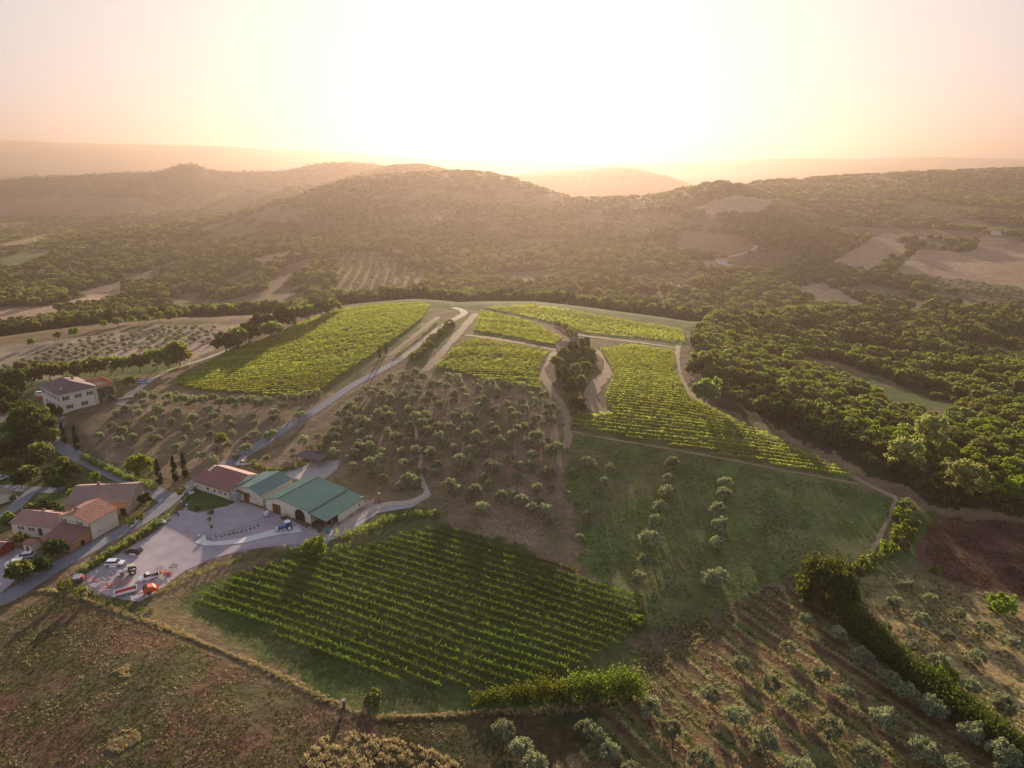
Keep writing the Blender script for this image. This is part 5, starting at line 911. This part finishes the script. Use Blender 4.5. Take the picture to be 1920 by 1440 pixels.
# stone barn
b = empty('stone_barn', (-127.6, 177.6, 0), R(6), 'rubble stone barn with mottled old clay roof at the junction', 'barn')
gable_x(b, 17.4, 10.6, 8.0, 3.9, 6.0, 5.2, stone, t_old); window(b, (17.4, 4.5, 2.4), Rt, .7, 1.5); door(b, (13.4, 0, 0), F_, 1.1, 2.3, white, frame=brick); q = MB(); q.box((13.6, -.03, 2.9), (3.2, .08, 1.7)); q.build('brick_panel', brick, b); q = MB(); q.box((15.6, -.05, 1.1), (1.5, .1, 2.0)); q.build('opening', dark, b); chimney(b, (6.0, 8.6, 5.7), .8, stone)
# villa with tower
zb = float(gz_at(-176, 256)); b = empty('villa', (-176.0, 254.8, zb), R(50.5), 'cream three-storey villa with dark hipped roof and brown shutters', 'villa')
q = MB(); q.box((6.75, 10, 2.5), (13.5, 20, 11)); q.build('wall', creamw, b); hE = 8.0; ov = .7; pk = 10.9
q = MB(); A = [(-ov, -ov, hE), (13.5 + ov, -ov, hE), (13.5 + ov, 20 + ov, hE), (-ov, 20 + ov, hE), (6.75, 6.6, pk), (6.75, 13.4, pk)]; q.add(A, [(0, 1, 4), (1, 2, 5, 4), (2, 3, 5), (3, 0, 4, 5), (3, 2, 1, 0)]); q.build('roof', t_dark, b)
q = MB(); q.box((6.75, 10, 7.86), (14.6, 21.1, .24)); q.build('cornice', white, b); q = MB(); q.box((6.75, 10, 4.05), (13.62, 20.12, .12)); q.build('string_course', creamw, b)
for x in (2.2, 6.6, 10.8): window(b, (x, 0, 6.0), F_, 1.15, 1.6, shutters=shut)
for x in (3.0, 8.4): window(b, (x, 0, 2.4), F_, 1.15, 1.6, shutters=shut)
for y in (1.6, 5.0, 8.6, 12.2, 15.8, 18.6): window(b, (0, y, 6.0), Lf, 1.0, 1.6, shutters=shut_b)
for y in (3.2, 7.2, 11.2, 15.2): window(b, (0, y, 2.4), Lf, 1.0, 1.7, shutters=shut_b)
door(b, (0, .9, -.6), Lf, 1.3, 2.3, door_red, frame=white); chimney(b, (2.2, 3.2, 8.4), 1.5, creamw, t_dark); chimney(b, (9.4, 12, 9.6), 1.2, brick, t_red); q = MB(); q.cyl((12.5, -.12, -1), (12.5, -.12, 7.8), .08, n=8); q.build('downpipe', shut_b, b)
b = empty('villa_tower', (-176.0, 254.8, zb), R(50.5), 'ivy-clad crenellated tower block at the right end of the villa', 'tower')
q = MB(); q.box((16.9, 5.5, 2.2), (6.7, 11.0, 10.6)); q.build('wall', stone, b); q = MB(); q.box((16.9, 5.5, 7.52), (6.2, 10.4, .06)); q.build('roof_terrace', t_pink, b); q = MB()
for x in np.arange(13.9, 20.4, 1.15):
    for y in (.2, 10.8): q.box((x, y, 8.35), (.62, .4, .9))
for y in np.arange(1.1, 10.4, 1.15): q.box((20.05, y, 8.35), (.4, .62, .9))
for y in (.2, 10.8): q.box((16.95, y, 7.7), (6.6, .38, .42))
q.box((20.05, 5.5, 7.7), (.38, 10.2, .42)); q.build('battlements', brick, b)
C = [(13.8 + 6.3 * rs.rand(), -.2, -.5 + 7.6 * rs.rand() ** .8) for _ in range(90)] + [(20.4, 9 * rs.rand(), 6 * rs.rand()) for _ in range(40)]; V, Fc = cloud(C, [.55] * len(C), 26, .34, rs); link('ivy', mesh_np('ivy', V, Fc, [L_wood]), b)
x, y, z = hit(225, 752); b = empty('terrace_wall', (x, y, z), R(38), 'low pale stone wall beside the drive right of the tower', 'wall'); q = MB(); q.box((4, 0, .3), (9, .5, 1.6)); q.build('wall_face', stone, b); q = MB(); q.box((4, 0, 1.13), (9.1, .6, .08)); q.build('coping', creamw, b)
x, y, z = hit(118, 786); b = empty('terrace', (x, y, z), R(50.5), 'grey paved terrace block at the villa foot', 'terrace'); q = MB(); q.box((-2, 3.5, -.4), (6, 7, 1.6)); q.build('retaining_wall', stone, b); q = MB(); q.box((-2, 3.5, .43), (6.2, 7.2, .08)); q.build('paving', flat_grey, b)
# hut at the copse and farther houses
def far_house(px, py, W, L, h, rz, wm, rm, label, ymin=0, name='farmhouse', cat='house', wins=2, group=None):
    x, y, z = hit(px, py, ymin); b = empty(name, (x, y, z), R(rz), label, cat, group)
    gable_x(b, W, L, L * .5, h, h + L * .22, h, wm, rm, x0=-W / 2, y0=-L / 2, ov=.5)
    for i in range(wins):
        xx = -W / 2 + W * (i + .5) / wins; q = MB(); q.box((xx, -L / 2, h * .55), (1.0, .12, 1.2)); q.build('window', glass, b)
    return b
far_house(1063, 655, 9, 6, 2.6, 12, creamw, t_pink, 'pale hut with flat pink roof at the head of the copse', name='hut', cat='hut')
far_house(642, 474, 13, 8, 4, 8, white, flat_grey, 'white-roofed farmhouse above the terraced olive field', 545)
for i, (px, py, W, L, h, rz, m) in enumerate([(1330,498,14,8,4,-10,t_pink),(1352,494,12,8,5,14,t_old),(1338,508,16,8,4,6,flat_grey),(1362,504,12,7,4,-8,flat_grey),(1348,513,9,6,3,20,t_pink)]):
    far_house(px, py, W, L, h, rz, white, m, ['hamlet house with pink roof, nearest the valley road','tall hamlet house with old tile roof in the middle','long hamlet barn with grey roof','hamlet barn with grey roof at the right end','smallest hamlet building, lowest on the slope'][i], 545, group='hamlet beside the valley road')
for i, (px, py) in enumerate([(822,412),(690,432),(702,424),(745,478),(1868,440),(1886,437),(1242,478),(1060,0)][:7]):
    far_house(px, py, 13, 8, 5, rnd.uniform(-20, 20), creamw, [t_pink,t_old,t_pink,t_pink,flat_grey,t_old,t_pink][i], ['house in the clearing on the main hill flank','upper of two small houses among trees above the olive field','pink-roofed house next to the upper one in the trees','pale house at the top corner of the terraced olive field','grey-roofed farm above the pale right-hand fields','old tiled farm at the far right above pale fields','isolated house left of the hamlet'][i], 545)
x, y, z = hit(636, 303, 2800); 
b = empty('hilltop_tower', (x, y, z), 0, 'square tower standing on the distant ridge against the sky', 'tower'); q = MB(); q.box((0, 0, 9), (11, 11, 26)); q.build('wall', stone, b); q = MB(); q.box((0, 0, 24), (12, 12, 4), taper=.3); q.build('roof', t_old, b); q = MB(); q.box((-22, 0, 3), (30, 12, 10)); q.build('nave', stone, b)
far_house(-6, 940, 7, 6, 2.6, -35, creamw, t_old, 'clay-roofed house cut by the left edge at the lower lane'); far_house(-4, 788, 9, 7, 3, 10, creamw, t_red, 'red-roofed house cut by the left edge below the villa'); far_house(-8, 1036, 7, 5, 2.2, -12, mat('rust red boards', (.3, .05, .03), .8), t_red, 'rust-red open shed at the left edge above the forecourt', name='shed', cat='shed', wins=0)
# ---------------------------------------------------------------- vehicles and machines
def paint(name, c, r=.3): 
    m, t, b = node_mat(name); b.inputs['Base Color'].default_value = (*c, 1); b.inputs['Roughness'].default_value = r; b.inputs['Coat Weight'].default_value = .5
    n = t.nodes.new('ShaderNodeTexNoise'); n.inputs['Scale'].default_value = 3; mr = t.nodes.new('ShaderNodeMapRange'); mr.inputs[3].default_value = r; mr.inputs[4].default_value = r + .25; t.links.new(n.outputs[0], mr.inputs[0]); t.links.new(mr.outputs[0], b.inputs['Roughness']); return m
p_white = paint('white car paint', (.75, .77, .8)); p_black = paint('dark car paint', (.03, .03, .035)); p_blue = paint('light blue car paint', (.35, .5, .72)); p_tblue = paint('blue tractor paint', (.02, .12, .42)); p_beige = paint('beige machine paint', (.5, .42, .3), .5); p_orange = paint('orange machine paint', (.75, .13, .03), .45); p_redm = paint('red machine paint', (.5, .04, .03), .5); p_green = paint('green machine paint', (.03, .16, .07), .5); p_silver = paint('silver paint', (.5, .5, .52))
rubber = mat('tyre rubber', (.02, .02, .02), .9, var=.1); lampm = mat('lamp glass', (.8, .8, .78), .15, var=.02); lampr = mat('tail lamp glass', (.4, .02, .02), .2, var=.02)
def wheel(par, x, y, r, w_, rimm=metal):
    t_ = MB(); t_.cyl((x, y - w_ / 2, r), (x, y + w_ / 2, r), r, n=18); wo = t_.build('wheel', rubber, par, bevel=.02); q = MB(); q.cyl((x, y - w_ / 2 - .012, r), (x, y + w_ / 2 + .012, r), r * .58, n=14); q.build('rim', rimm, wo)
def car(px, py, rz, pm, label, kind='wagon', L=4.4, ymin=0):
    x, y, z = hit(px, py, ymin); r = empty('parked_car' if kind != 'pickup' else 'pickup_truck', (x, y, z + .06), R(rz), label, 'car' if kind != 'pickup' else 'pickup', None); h = L / 2; W = 1.78
    if kind == 'pickup':
        low = [(-h, .35), (h - .1, .35), (h, .6), (h - .05, .95), (h - 1.1, 1.08), (-.35, 1.08), (-.35, .75), (-h + .1, .75), (-h + .1, 1.05), (-h, 1.05)]; cab = [(-.35, 1.08), (h - 1.15, 1.08), (h - 1.75, 1.62), (-.15, 1.66)]
    elif kind == 'wagon':
        low = [(-h, .35), (h - .1, .35), (h, .6), (h - .06, .82), (h - 1.05, .98), (-h + .05, 1.0), (-h, .75)]; cab = [(-h + .12, .99), (h - 1.05, .98), (h - 1.75, 1.46), (-h + .55, 1.5)]
    else:
        low = [(-h, .38), (h - .1, .38), (h, .65), (h - .06, .95), (h - .95, 1.08), (-h + .05, 1.1), (-h, .8)]; cab = [(-h + .1, 1.09), (h - .95, 1.08), (h - 1.6, 1.62), (-h + .5, 1.64)]
    q = MB(); q.profile(low, -W / 2, W / 2); q.build('body', pm, r, bevel=.07)
    q = MB(); q.profile([(a, c_ if c_ < 1.2 else c_) for a, c_ in cab], -W / 2 + .12, W / 2 - .12); q.build('windows', glass, r, bevel=.04)
    top = max(c_ for _, c_ in cab); xs = [a for a, c_ in cab if c_ > 1.3]; q = MB(); q.box(((min(xs) + max(xs)) / 2, 0, top + .015), (max(xs) - min(xs) + .1, W - .3, .06)); q.build('roof', pm, r, bevel=.02)
    for sx in (-1, 1):
        for sy in (-1, 1): wheel(r, sx * L * .31, sy * (W / 2 - .11), .33, .22)
    for sy in (-1, 1):
        q = MB(); q.box((h - .06, sy * .66, .72), (.12, .34, .14)); q.build('headlight', lampm, r); q = MB(); q.box((-h + .02, sy * .7, .82), (.08, .22, .2)); q.build('tail_light', lampr, r); q = MB(); q.box((h - 1.35, sy * (W / 2 + .08), 1.02), (.14, .16, .12)); q.build('mirror', pm, r)
    if kind == 'pickup':
        q = MB(); q.box((-h / 2 - .2, 0, .78), (h - .35, W - .3, .04)); q.build('load_bed', rubber, r)
    return r
car(216, 1060, 4, p_white, 'white estate car with dark roof glass on the gravel'); car(251, 1037, 172, p_black, 'dark estate car parked farther up the gravel yard'); car(280, 1086, 215, p_white, 'white pickup beside the orange beam implement', 'pickup', 4.5)
car(30, 1060, 200, p_white, 'white car in the forecourt behind the bushy tree', 'suv'); car(47, 1047, 200, p_silver, 'silver car beyond the white one in the forecourt'); car(270, 719, 20, p_blue, 'light blue car on the villa drive', 'suv'); car(77, 741, 20, p_white, 'white car at the corner of the villa', 'suv'); car(79, 749, 20, p_redm, 'red car next to the white one by the villa'); car(2, 900, 60, p_white, 'pale car at the left edge above the lower lane'); car(18, 938, 25, p_black, 'dark car on the lower lane spur'); car(458, 872, 195, p_silver, 'silver pickup by the carport yard entrance', 'pickup', 5.0)
def tractor(px, py, rz, pm, cabm, label, front=None):
    x, y, z = hit(px, py); r = empty('tractor', (x, y, z + .06), R(rz), label, 'tractor')
    q = MB(); q.profile([(.1, .7), (2.0, .7), (2.05, 1.35), (.1, 1.5)], -.38, .38); q.build('bonnet', pm, r, bevel=.06); q = MB(); q.box((-.3, 0, .85), (2.4, .5, .5)); q.build('chassis', rubber, r)
    q = MB(); q.profile([(-1.1, 1.25), (.15, 1.25), (.05, 2.3), (-.95, 2.3)], -.62, .62); q.build('cab', glass, r, bevel=.04); q = MB(); q.box((-.45, 0, 2.37), (1.45, 1.5, .16)); q.build('cab_roof', cabm, r, bevel=.05)
    for s in (-1, 1): q = MB(); q.box((-.85, s * .86, 1.62), (1.3, .45, .1)); q.build('mudguard', pm, r, bevel=.03)
    q = MB(); q.cyl((1.2, .3, 1.3), (1.2, .3, 2.2), .05, n=8); q.build('exhaust', rubber, r)
    for s in (-1, 1): wheel(r, -.85, s * .88, .78, .42, cabm); wheel(r, 1.55, s * .75, .48, .28, cabm)
    for s in (-1, 1): q = MB(); q.box((2.07, s * .22, 1.15), (.06, .16, .14)); q.build('headlight', lampm, r)
    if front: q = MB(); q.box((2.5, 0, .7), (.7, 1.5, .6)); q.build('front_weight', front, r, bevel=.05)
tractor(243, 1077, 205, p_silver, p_beige, 'old tractor with beige cab roof in the machinery yard'); tractor(537, 993, 200, p_tblue, p_white, 'blue tractor in front of the barn arch', p_silver)
# orange tipper with white load bed
x, y, z = hit(262, 1112); r = empty('flatbed_trailer', (x - 2.8, y - .6, z + .06), R(33), 'white-sided open trailer loaded with red bars', 'trailer')
q = MB(); q.box((0, 0, .78), (4.6, 2.1, .12)); q.build('bed', wood, r)
for (c, d) in (((0, 1.05, 1.08), (4.6, .08, .5)), ((0, -1.05, 1.08), (4.6, .08, .5)), ((-2.3, 0, 1.08), (.08, 2.1, .5)), ((2.3, 0, 1.08), (.08, 2.1, .5))): q = MB(); q.box(c, d); q.build('side_board', p_white, r, bevel=.01)
for s in (-1, 1): wheel(r, -.6, s * .9, .42, .25); wheel(r, .6, s * .9, .42, .25)
for i in range(5): q = MB(); q.box((0, 0, .98 + (i % 2) * .1), (3.9, .18, .12)); o_ = q.build('iron_bar', p_redm); o_.matrix_basis = r.matrix_basis.copy(); o_.location = (x - 2.8 - .54 * (i - 2) * .55, y - .6 + .84 * (i - 2) * .45, z + .06); tag(o_, 'red iron bar lying in the white-sided trailer', 'bar', 'iron bars in the trailer')
x, y, z = hit(275, 1112); r = empty('orange_harvester', (x + .8, y, z + .06), R(33), 'bright orange farm machine behind the white trailer', 'farm machine')
q = MB(); q.profile([(-1.3, .5), (1.2, .5), (1.5, 1.1), (.9, 1.9), (-.9, 2.1), (-1.3, 1.3)], -.9, .9); q.build('body', p_orange, r, bevel=.08); q = MB(); q.profile([(-1.36, 1.25), (-.3, 1.25), (-.3, 2.16), (-.95, 2.16)], -.75, .75); q.build('hopper_mouth', rubber, r)
for i in range(4): q = MB(); q.box((1.5 + i * .08, -.9 + i * .6, .8), (.5, .12, .9)); q.build('blade', p_orange, r)
for s in (-1, 1): wheel(r, -.2, s * .95, .5, .3)
q = MB(); q.box((-1.9, 0, .6), (1.4, .14, .14)); q.build('drawbar', rubber, r)
def implement(px, py, rz, w_, n, m, label, kind='cultivator', h=.9):
    x, y, z = hit(px, py); r = empty(kind, (x, y, z + .05), R(rz), label, kind); q = MB(); q.box((0, .5, h * .7), (w_, .1, .1)); q.box((0, -.5, h * .7), (w_, .1, .1))
    for s in (-1, 1): q.box((s * w_ * .45, 0, h * .7), (.1, 1.0, .1))
    q.build('frame', m, r); q = MB(); q.cyl((-.4, .5, h * .7), (0, .3, h * 1.4), .05, n=6); q.cyl((.4, .5, h * .7), (0, .3, h * 1.4), .05, n=6); q.build('hitch', m, r)
    for i in range(n):
        xx = -w_ / 2 + w_ * (i + .5) / n; q = MB(); q.cyl((xx, (-.5, .5)[i % 2], h * .7), (xx, (-.5, .5)[i % 2] - .2, h * .25), .035, n=5); q.cyl((xx, (-.5, .5)[i % 2] - .2, h * .25), (xx, (-.5, .5)[i % 2] + .05, 0), .035, n=5); q.build('tine', rubber if i % 2 else m, r)
for a in [(215,1098,25,3.2,7,p_redm,'wide red cultivator left of the white trailer'),(230,1102,25,2.6,6,wood,'rusty cultivator touching the white trailer'),(205,1085,60,2.4,5,metal,'grey steel cultivator behind the red one'),(192,1092,-20,2.2,5,p_silver,'silver cultivator near the lime trees'),(180,1080,10,2.0,5,metal,'steel cultivator on the pale concrete patch'),(150,1078,35,1.8,4,p_redm,'red cultivator at the hedge end of the yard'),(310,1078,-10,2.2,5,p_green,'green cultivator at the yard edge near the fence'),(326,1066,15,1.9,5,rubber,'dark cultivator nearest the yard fence'),(222,1088,80,2.0,4,metal,'narrow steel cultivator beside the old tractor'),(318,1080,40,1.6,4,p_redm,'small red cultivator by the scrub'),(200,1104,-15,2.2,6,p_redm,'red cultivator frontmost behind the lime trees'),(190,1100,70,1.8,4,p_silver,'silver cultivator standing upright row by the scrub'),(238,1094,30,2.4,6,p_redm,'red cultivator right behind the rusty one'),(172,1068,40,1.8,4,rubber,'black cultivator beside the orange beam'),(212,1075,-30,1.8,4,metal,'steel cultivator in front of the white estate car'),(300,1070,60,1.8,4,metal,'steel cultivator between pickup and green cultivator'),(178,1092,100,1.6,4,p_redm,'small red cultivator on the concrete patch')]: implement(*a)
x, y, z = hit(160, 1062); r = empty('loader_arm', (x, y, z), R(38), 'long orange beam resting by the hedge', 'machine part'); q = MB(); q.box((0, 0, .5), (3.4, .22, .22)); q.box((1.5, 0, .25), (.2, .6, .5)); q.box((-1.5, 0, .25), (.2, .6, .5)); q.build('beam', p_orange, r)
x, y, z = hit(308, 1078); r = empty('loader_arm', (x, y, z), R(-12), 'pale orange beam implement right of the white pickup', 'machine part'); q = MB(); q.box((0, 0, .9), (3.2, .4, .22)); q.build('beam', p_orange, r); q = MB(); q.box((-1.3, 0, .4), (.2, .7, .9)); q.box((1.3, 0, .4), (.2, .7, .9)); q.build('stand', p_redm, r)
x, y, z = hit(147, 1090); r = empty('seed_drill', (x, y, z + .05), R(15), 'grey and red seed drill beside the lime trees', 'farm machine'); q = MB(); q.profile([(-.6, .7), (.6, .7), (.85, 1.4), (-.85, 1.4)], -1.1, 1.1); q.build('hopper', metal, r, bevel=.03); q = MB(); q.box((1.1, 0, .9), (.5, 1.2, .9)); q.build('gear_box', p_redm, r, bevel=.03)
for s in (-1, 1): wheel(r, 0, s * 1.2, .4, .2)
for i, (px, py) in enumerate([(186,1049),(205,1041),(228,1026),(240,1020),(256,1009),(264,1003)]):
    x, y, z = hit(px, py); r = empty('steel_trough', (x, y, z + .05), R(52), 'dark steel trough %s in the line beside the clipped hedge' % ['one','two','three','four','five','six'][i], 'trough', 'steel troughs along the hedge'); q = MB()
    q.box((0, .32, .3), (2.0, .06, .6)); q.box((0, -.32, .3), (2.0, .06, .6)); q.box((.97, 0, .3), (.06, .58, .6)); q.box((-.97, 0, .3), (.06, .58, .6)); q.box((0, 0, .05), (1.9, .58, .08)); q.build('basin', metal if i % 2 else rubber, r)
x, y, z = hit(301, 984); r = empty('covered_trailer', (x, y, z + .05), R(28), 'small trailer under a white cover by the hedge end', 'trailer'); q = MB(); q.profile([(-1.5, .5), (1.5, .5), (1.3, 1.0), (0, 1.25), (-1.3, 1.0)], -.7, .7); q.build('cover', p_white, r, bevel=.06); [wheel(r, 0, s * .75, .3, .18) for s in (-1, 1)]
x, y, z = hit(331, 966); r = empty('motorcycle', (x, y, z + .06), R(160), 'dark motorcycle parked at the yard corner by the road', 'motorcycle')
for xx in (-.7, .7): wheel(r, xx, 0, .32, .12)
q = MB(); q.box((0, 0, .62), (1.0, .28, .3)); q.build('body', p_black, r, bevel=.05); q = MB(); q.cyl((.55, -.35, 1.0), (.55, .35, 1.0), .03); q.build('handlebar', metal, r); q = MB(); q.box((-.35, 0, .82), (.7, .26, .1)); q.build('seat', rubber, r)
# yard furniture
x, y, z = hit(500, 968); r = empty('liquid_tank', (x, y, z + .06), R(-28), 'white cubic liquid tank in a steel cage by the barn', 'tank'); q = MB(); q.box((0, 0, .75), (1.1, 1.3, 1.1)); q.build('tank_body', p_white, r, bevel=.08); q = MB()
for i in range(4): q.box((0, 0, .35 + i * .28), (1.2, 1.4, .03))
q.build('cage', metal, r); q = MB(); q.box((0, 0, .08), (1.2, 1.4, .14)); q.build('pallet', wood, r)
x, y, z = hit(532, 972); r = empty('black_vat', (x, y, z + .06), 0, 'low black round vat left of the arch', 'vat'); q = MB(); q.cyl((0, 0, 0), (0, 0, .9), .75, .8, n=18); q.build('vat_body', rubber, r); q = MB(); q.cyl((0, 0, .86), (0, 0, .93), .84, n=18); q.build('lid', metal, r)
x, y, z = hit(614, 1000); r = empty('waste_bin', (x, y, z + .06), R(20), 'teal blue wheeled bin at the barn corner', 'bin'); q = MB(); q.profile([(-.4, .15), (.4, .15), (.5, 1.2), (-.5, 1.2)], -.55, .55); q.build('bin_body', paint('teal plastic', (.02, .22, .3)), r, bevel=.04); q = MB(); q.box((0, 0, 1.26), (1.1, 1.2, .12)); q.build('lid', paint('teal plastic lid', (.02, .18, .26)), r, bevel=.04)
x, y, z = hit(712, 950); r = empty('street_lamp', (x, y, z), R(20), 'street lamp with pale head on the barn path', 'street lamp'); q = MB(); q.cyl((0, 0, 0), (0, 0, 4.2), .07, .05, n=8); q.build('pole', rubber, r); q = MB(); q.ball((0, 0, 4.3), (.35, .35, .2)); q.build('lamp_head', white, r)
x, y, z = hit(465, 862); r = empty('gate_post', (x, y, z), 0, 'tall dark post beside the silver pickup', 'post'); q = MB(); q.cyl((0, 0, 0), (0, 0, 2.6), .12, n=8); q.build('post', wood, r); q = MB(); q.box((0, 0, 2.65), (.34, .34, .1)); q.build('cap', metal, r)
x, y, z = hit(360, 930); r = empty('notice_board', (x, y, z), R(30), 'pale board on legs at the winery lawn', 'board'); q = MB(); q.box((0, 0, 1.1), (1.5, .1, .8)); q.build('board', white, r); [MB().box((s * .6, 0, .35), (.08, .08, .8)).build('leg', wood, r) for s in (-1, 1)]
x, y, z = hit(645, 1328); r = empty('concrete_post', (x, y, z - .9), R(15), 'stout grey concrete post on the grass bank', 'post'); q = MB(); q.box((0, 0, 1.3), (.62, .62, 2.9)); q.build('shaft', mat('weathered concrete', (.10, .10, .105), .9, var=.2), r, bevel=.03); q = MB(); q.box((0, 0, 2.82), (.74, .74, .12)); q.build('cap', stone, r, bevel=.02)
x, y, z = hit(586, 1440); 
for i, (px, py) in enumerate([(350,948),(340,942),(373,1006)]): x, y, z = hit(px, py); q = MB(); q.ball((0, 0, .25), (.35, .3, .3), 8, 5); o_ = q.build('white_stone', white, smooth=True); o_.location = (x, y, z); tag(o_, ['white boulder on the gravel below the lawn','white boulder at the lawn corner','white boulder at the tip of the curved drive'][i], 'stone')
for i, (px, py, m) in enumerate([(393,972,'roundtree'),(396,960,'bush'),(370,952,'bush'),(398,986,'roundtree')]): T(m, 'shrub', px, py, .45, ['small yellow-green shrub on the yard gravel','dark shrub on the yard gravel','shrub on the gravel edge under the lawn','low lime shrub beside the curved drive'][i], 'shrub')
# planter strip with railing inside the curved drive
def fence(name, px, step, h, label, rails=2, m=wood, r0=.06, cat='fence'):
    P = [(q[0], q[1]) for q in hits(px)]; P = dens(P, step); o0 = P[0]; z0 = float(gz_at(*o0)); r = empty(name, (o0[0], o0[1], z0), 0, label, cat)
    L_ = [(x - o0[0], y - o0[1], float(gz_at(x, y)) - z0) for x, y in P]
    for (x, y, z) in L_[:95]: q = MB(); q.cyl((x, y, z - .2), (x, y, z + h), r0, n=6); q.build('post', m, r)
    for k in range(rails):
        q = MB(); hh = h * (.9 - .4 * k)
        for a, b_ in zip(L_[:-1], L_[1:]): q.cyl((a[0], a[1], a[2] + hh), (b_[0], b_[1], b_[2] + hh), r0 * .5, n=5, cap=False)
        q.build('rail', m, r)
fence('railing', [(388,1010),(420,1003),(455,994),(484,985)], 2.0, 1.0, 'low dark railing along the planted strip in the yard', m=rubber, r0=.04, cat='railing')
hedge([(388,1012),(420,1006),(455,997),(484,988)], .8, .6, L_dark, 'planted_strip', 'low dark planted strip behind the railing in the yard', clip=1, size=.18, per=26, cat='planting')
fence('yard_fence', [(322,1094),(350,1076),(400,1054),(450,1040),(500,1031),(560,1027)], 2.6, 1.2, 'timber post and rail fence along the lower yard edge')
fence('field_fence', [(86,1116),(160,1140),(230,1168),(300,1190)], 6, 1.0, 'sparse thin post fence on the grassy bank', rails=0, m=metal, r0=.035)
x, y, z = hit(588, 1432); r = empty('utility_post', (x, y, z), 0, 'thin leaning post standing in the dry grass at the picture foot', 'post'); q = MB(); q.cyl((0, 0, 0), (.1, 0, 3.4), .06, .05, n=8); q.build('pole', wood, r); q = MB(); q.cyl((-.25, 0, 3.1), (.45, 0, 3.2), .03, n=6); q.build('crossbar', wood, r)
x, y, z = hit(1508, 1130); r = empty('water_trough', (x, y, z), R(10), 'grey water trough on bare earth under the big dark tree', 'trough'); q = MB(); q.box((0, 0, .3), (2.4, 1.2, .6)); q.build('basin', metal, r, bevel=.04); q = MB(); q.box((0, 0, .57), (2.1, .95, .08)); q.build('water', glass, r)
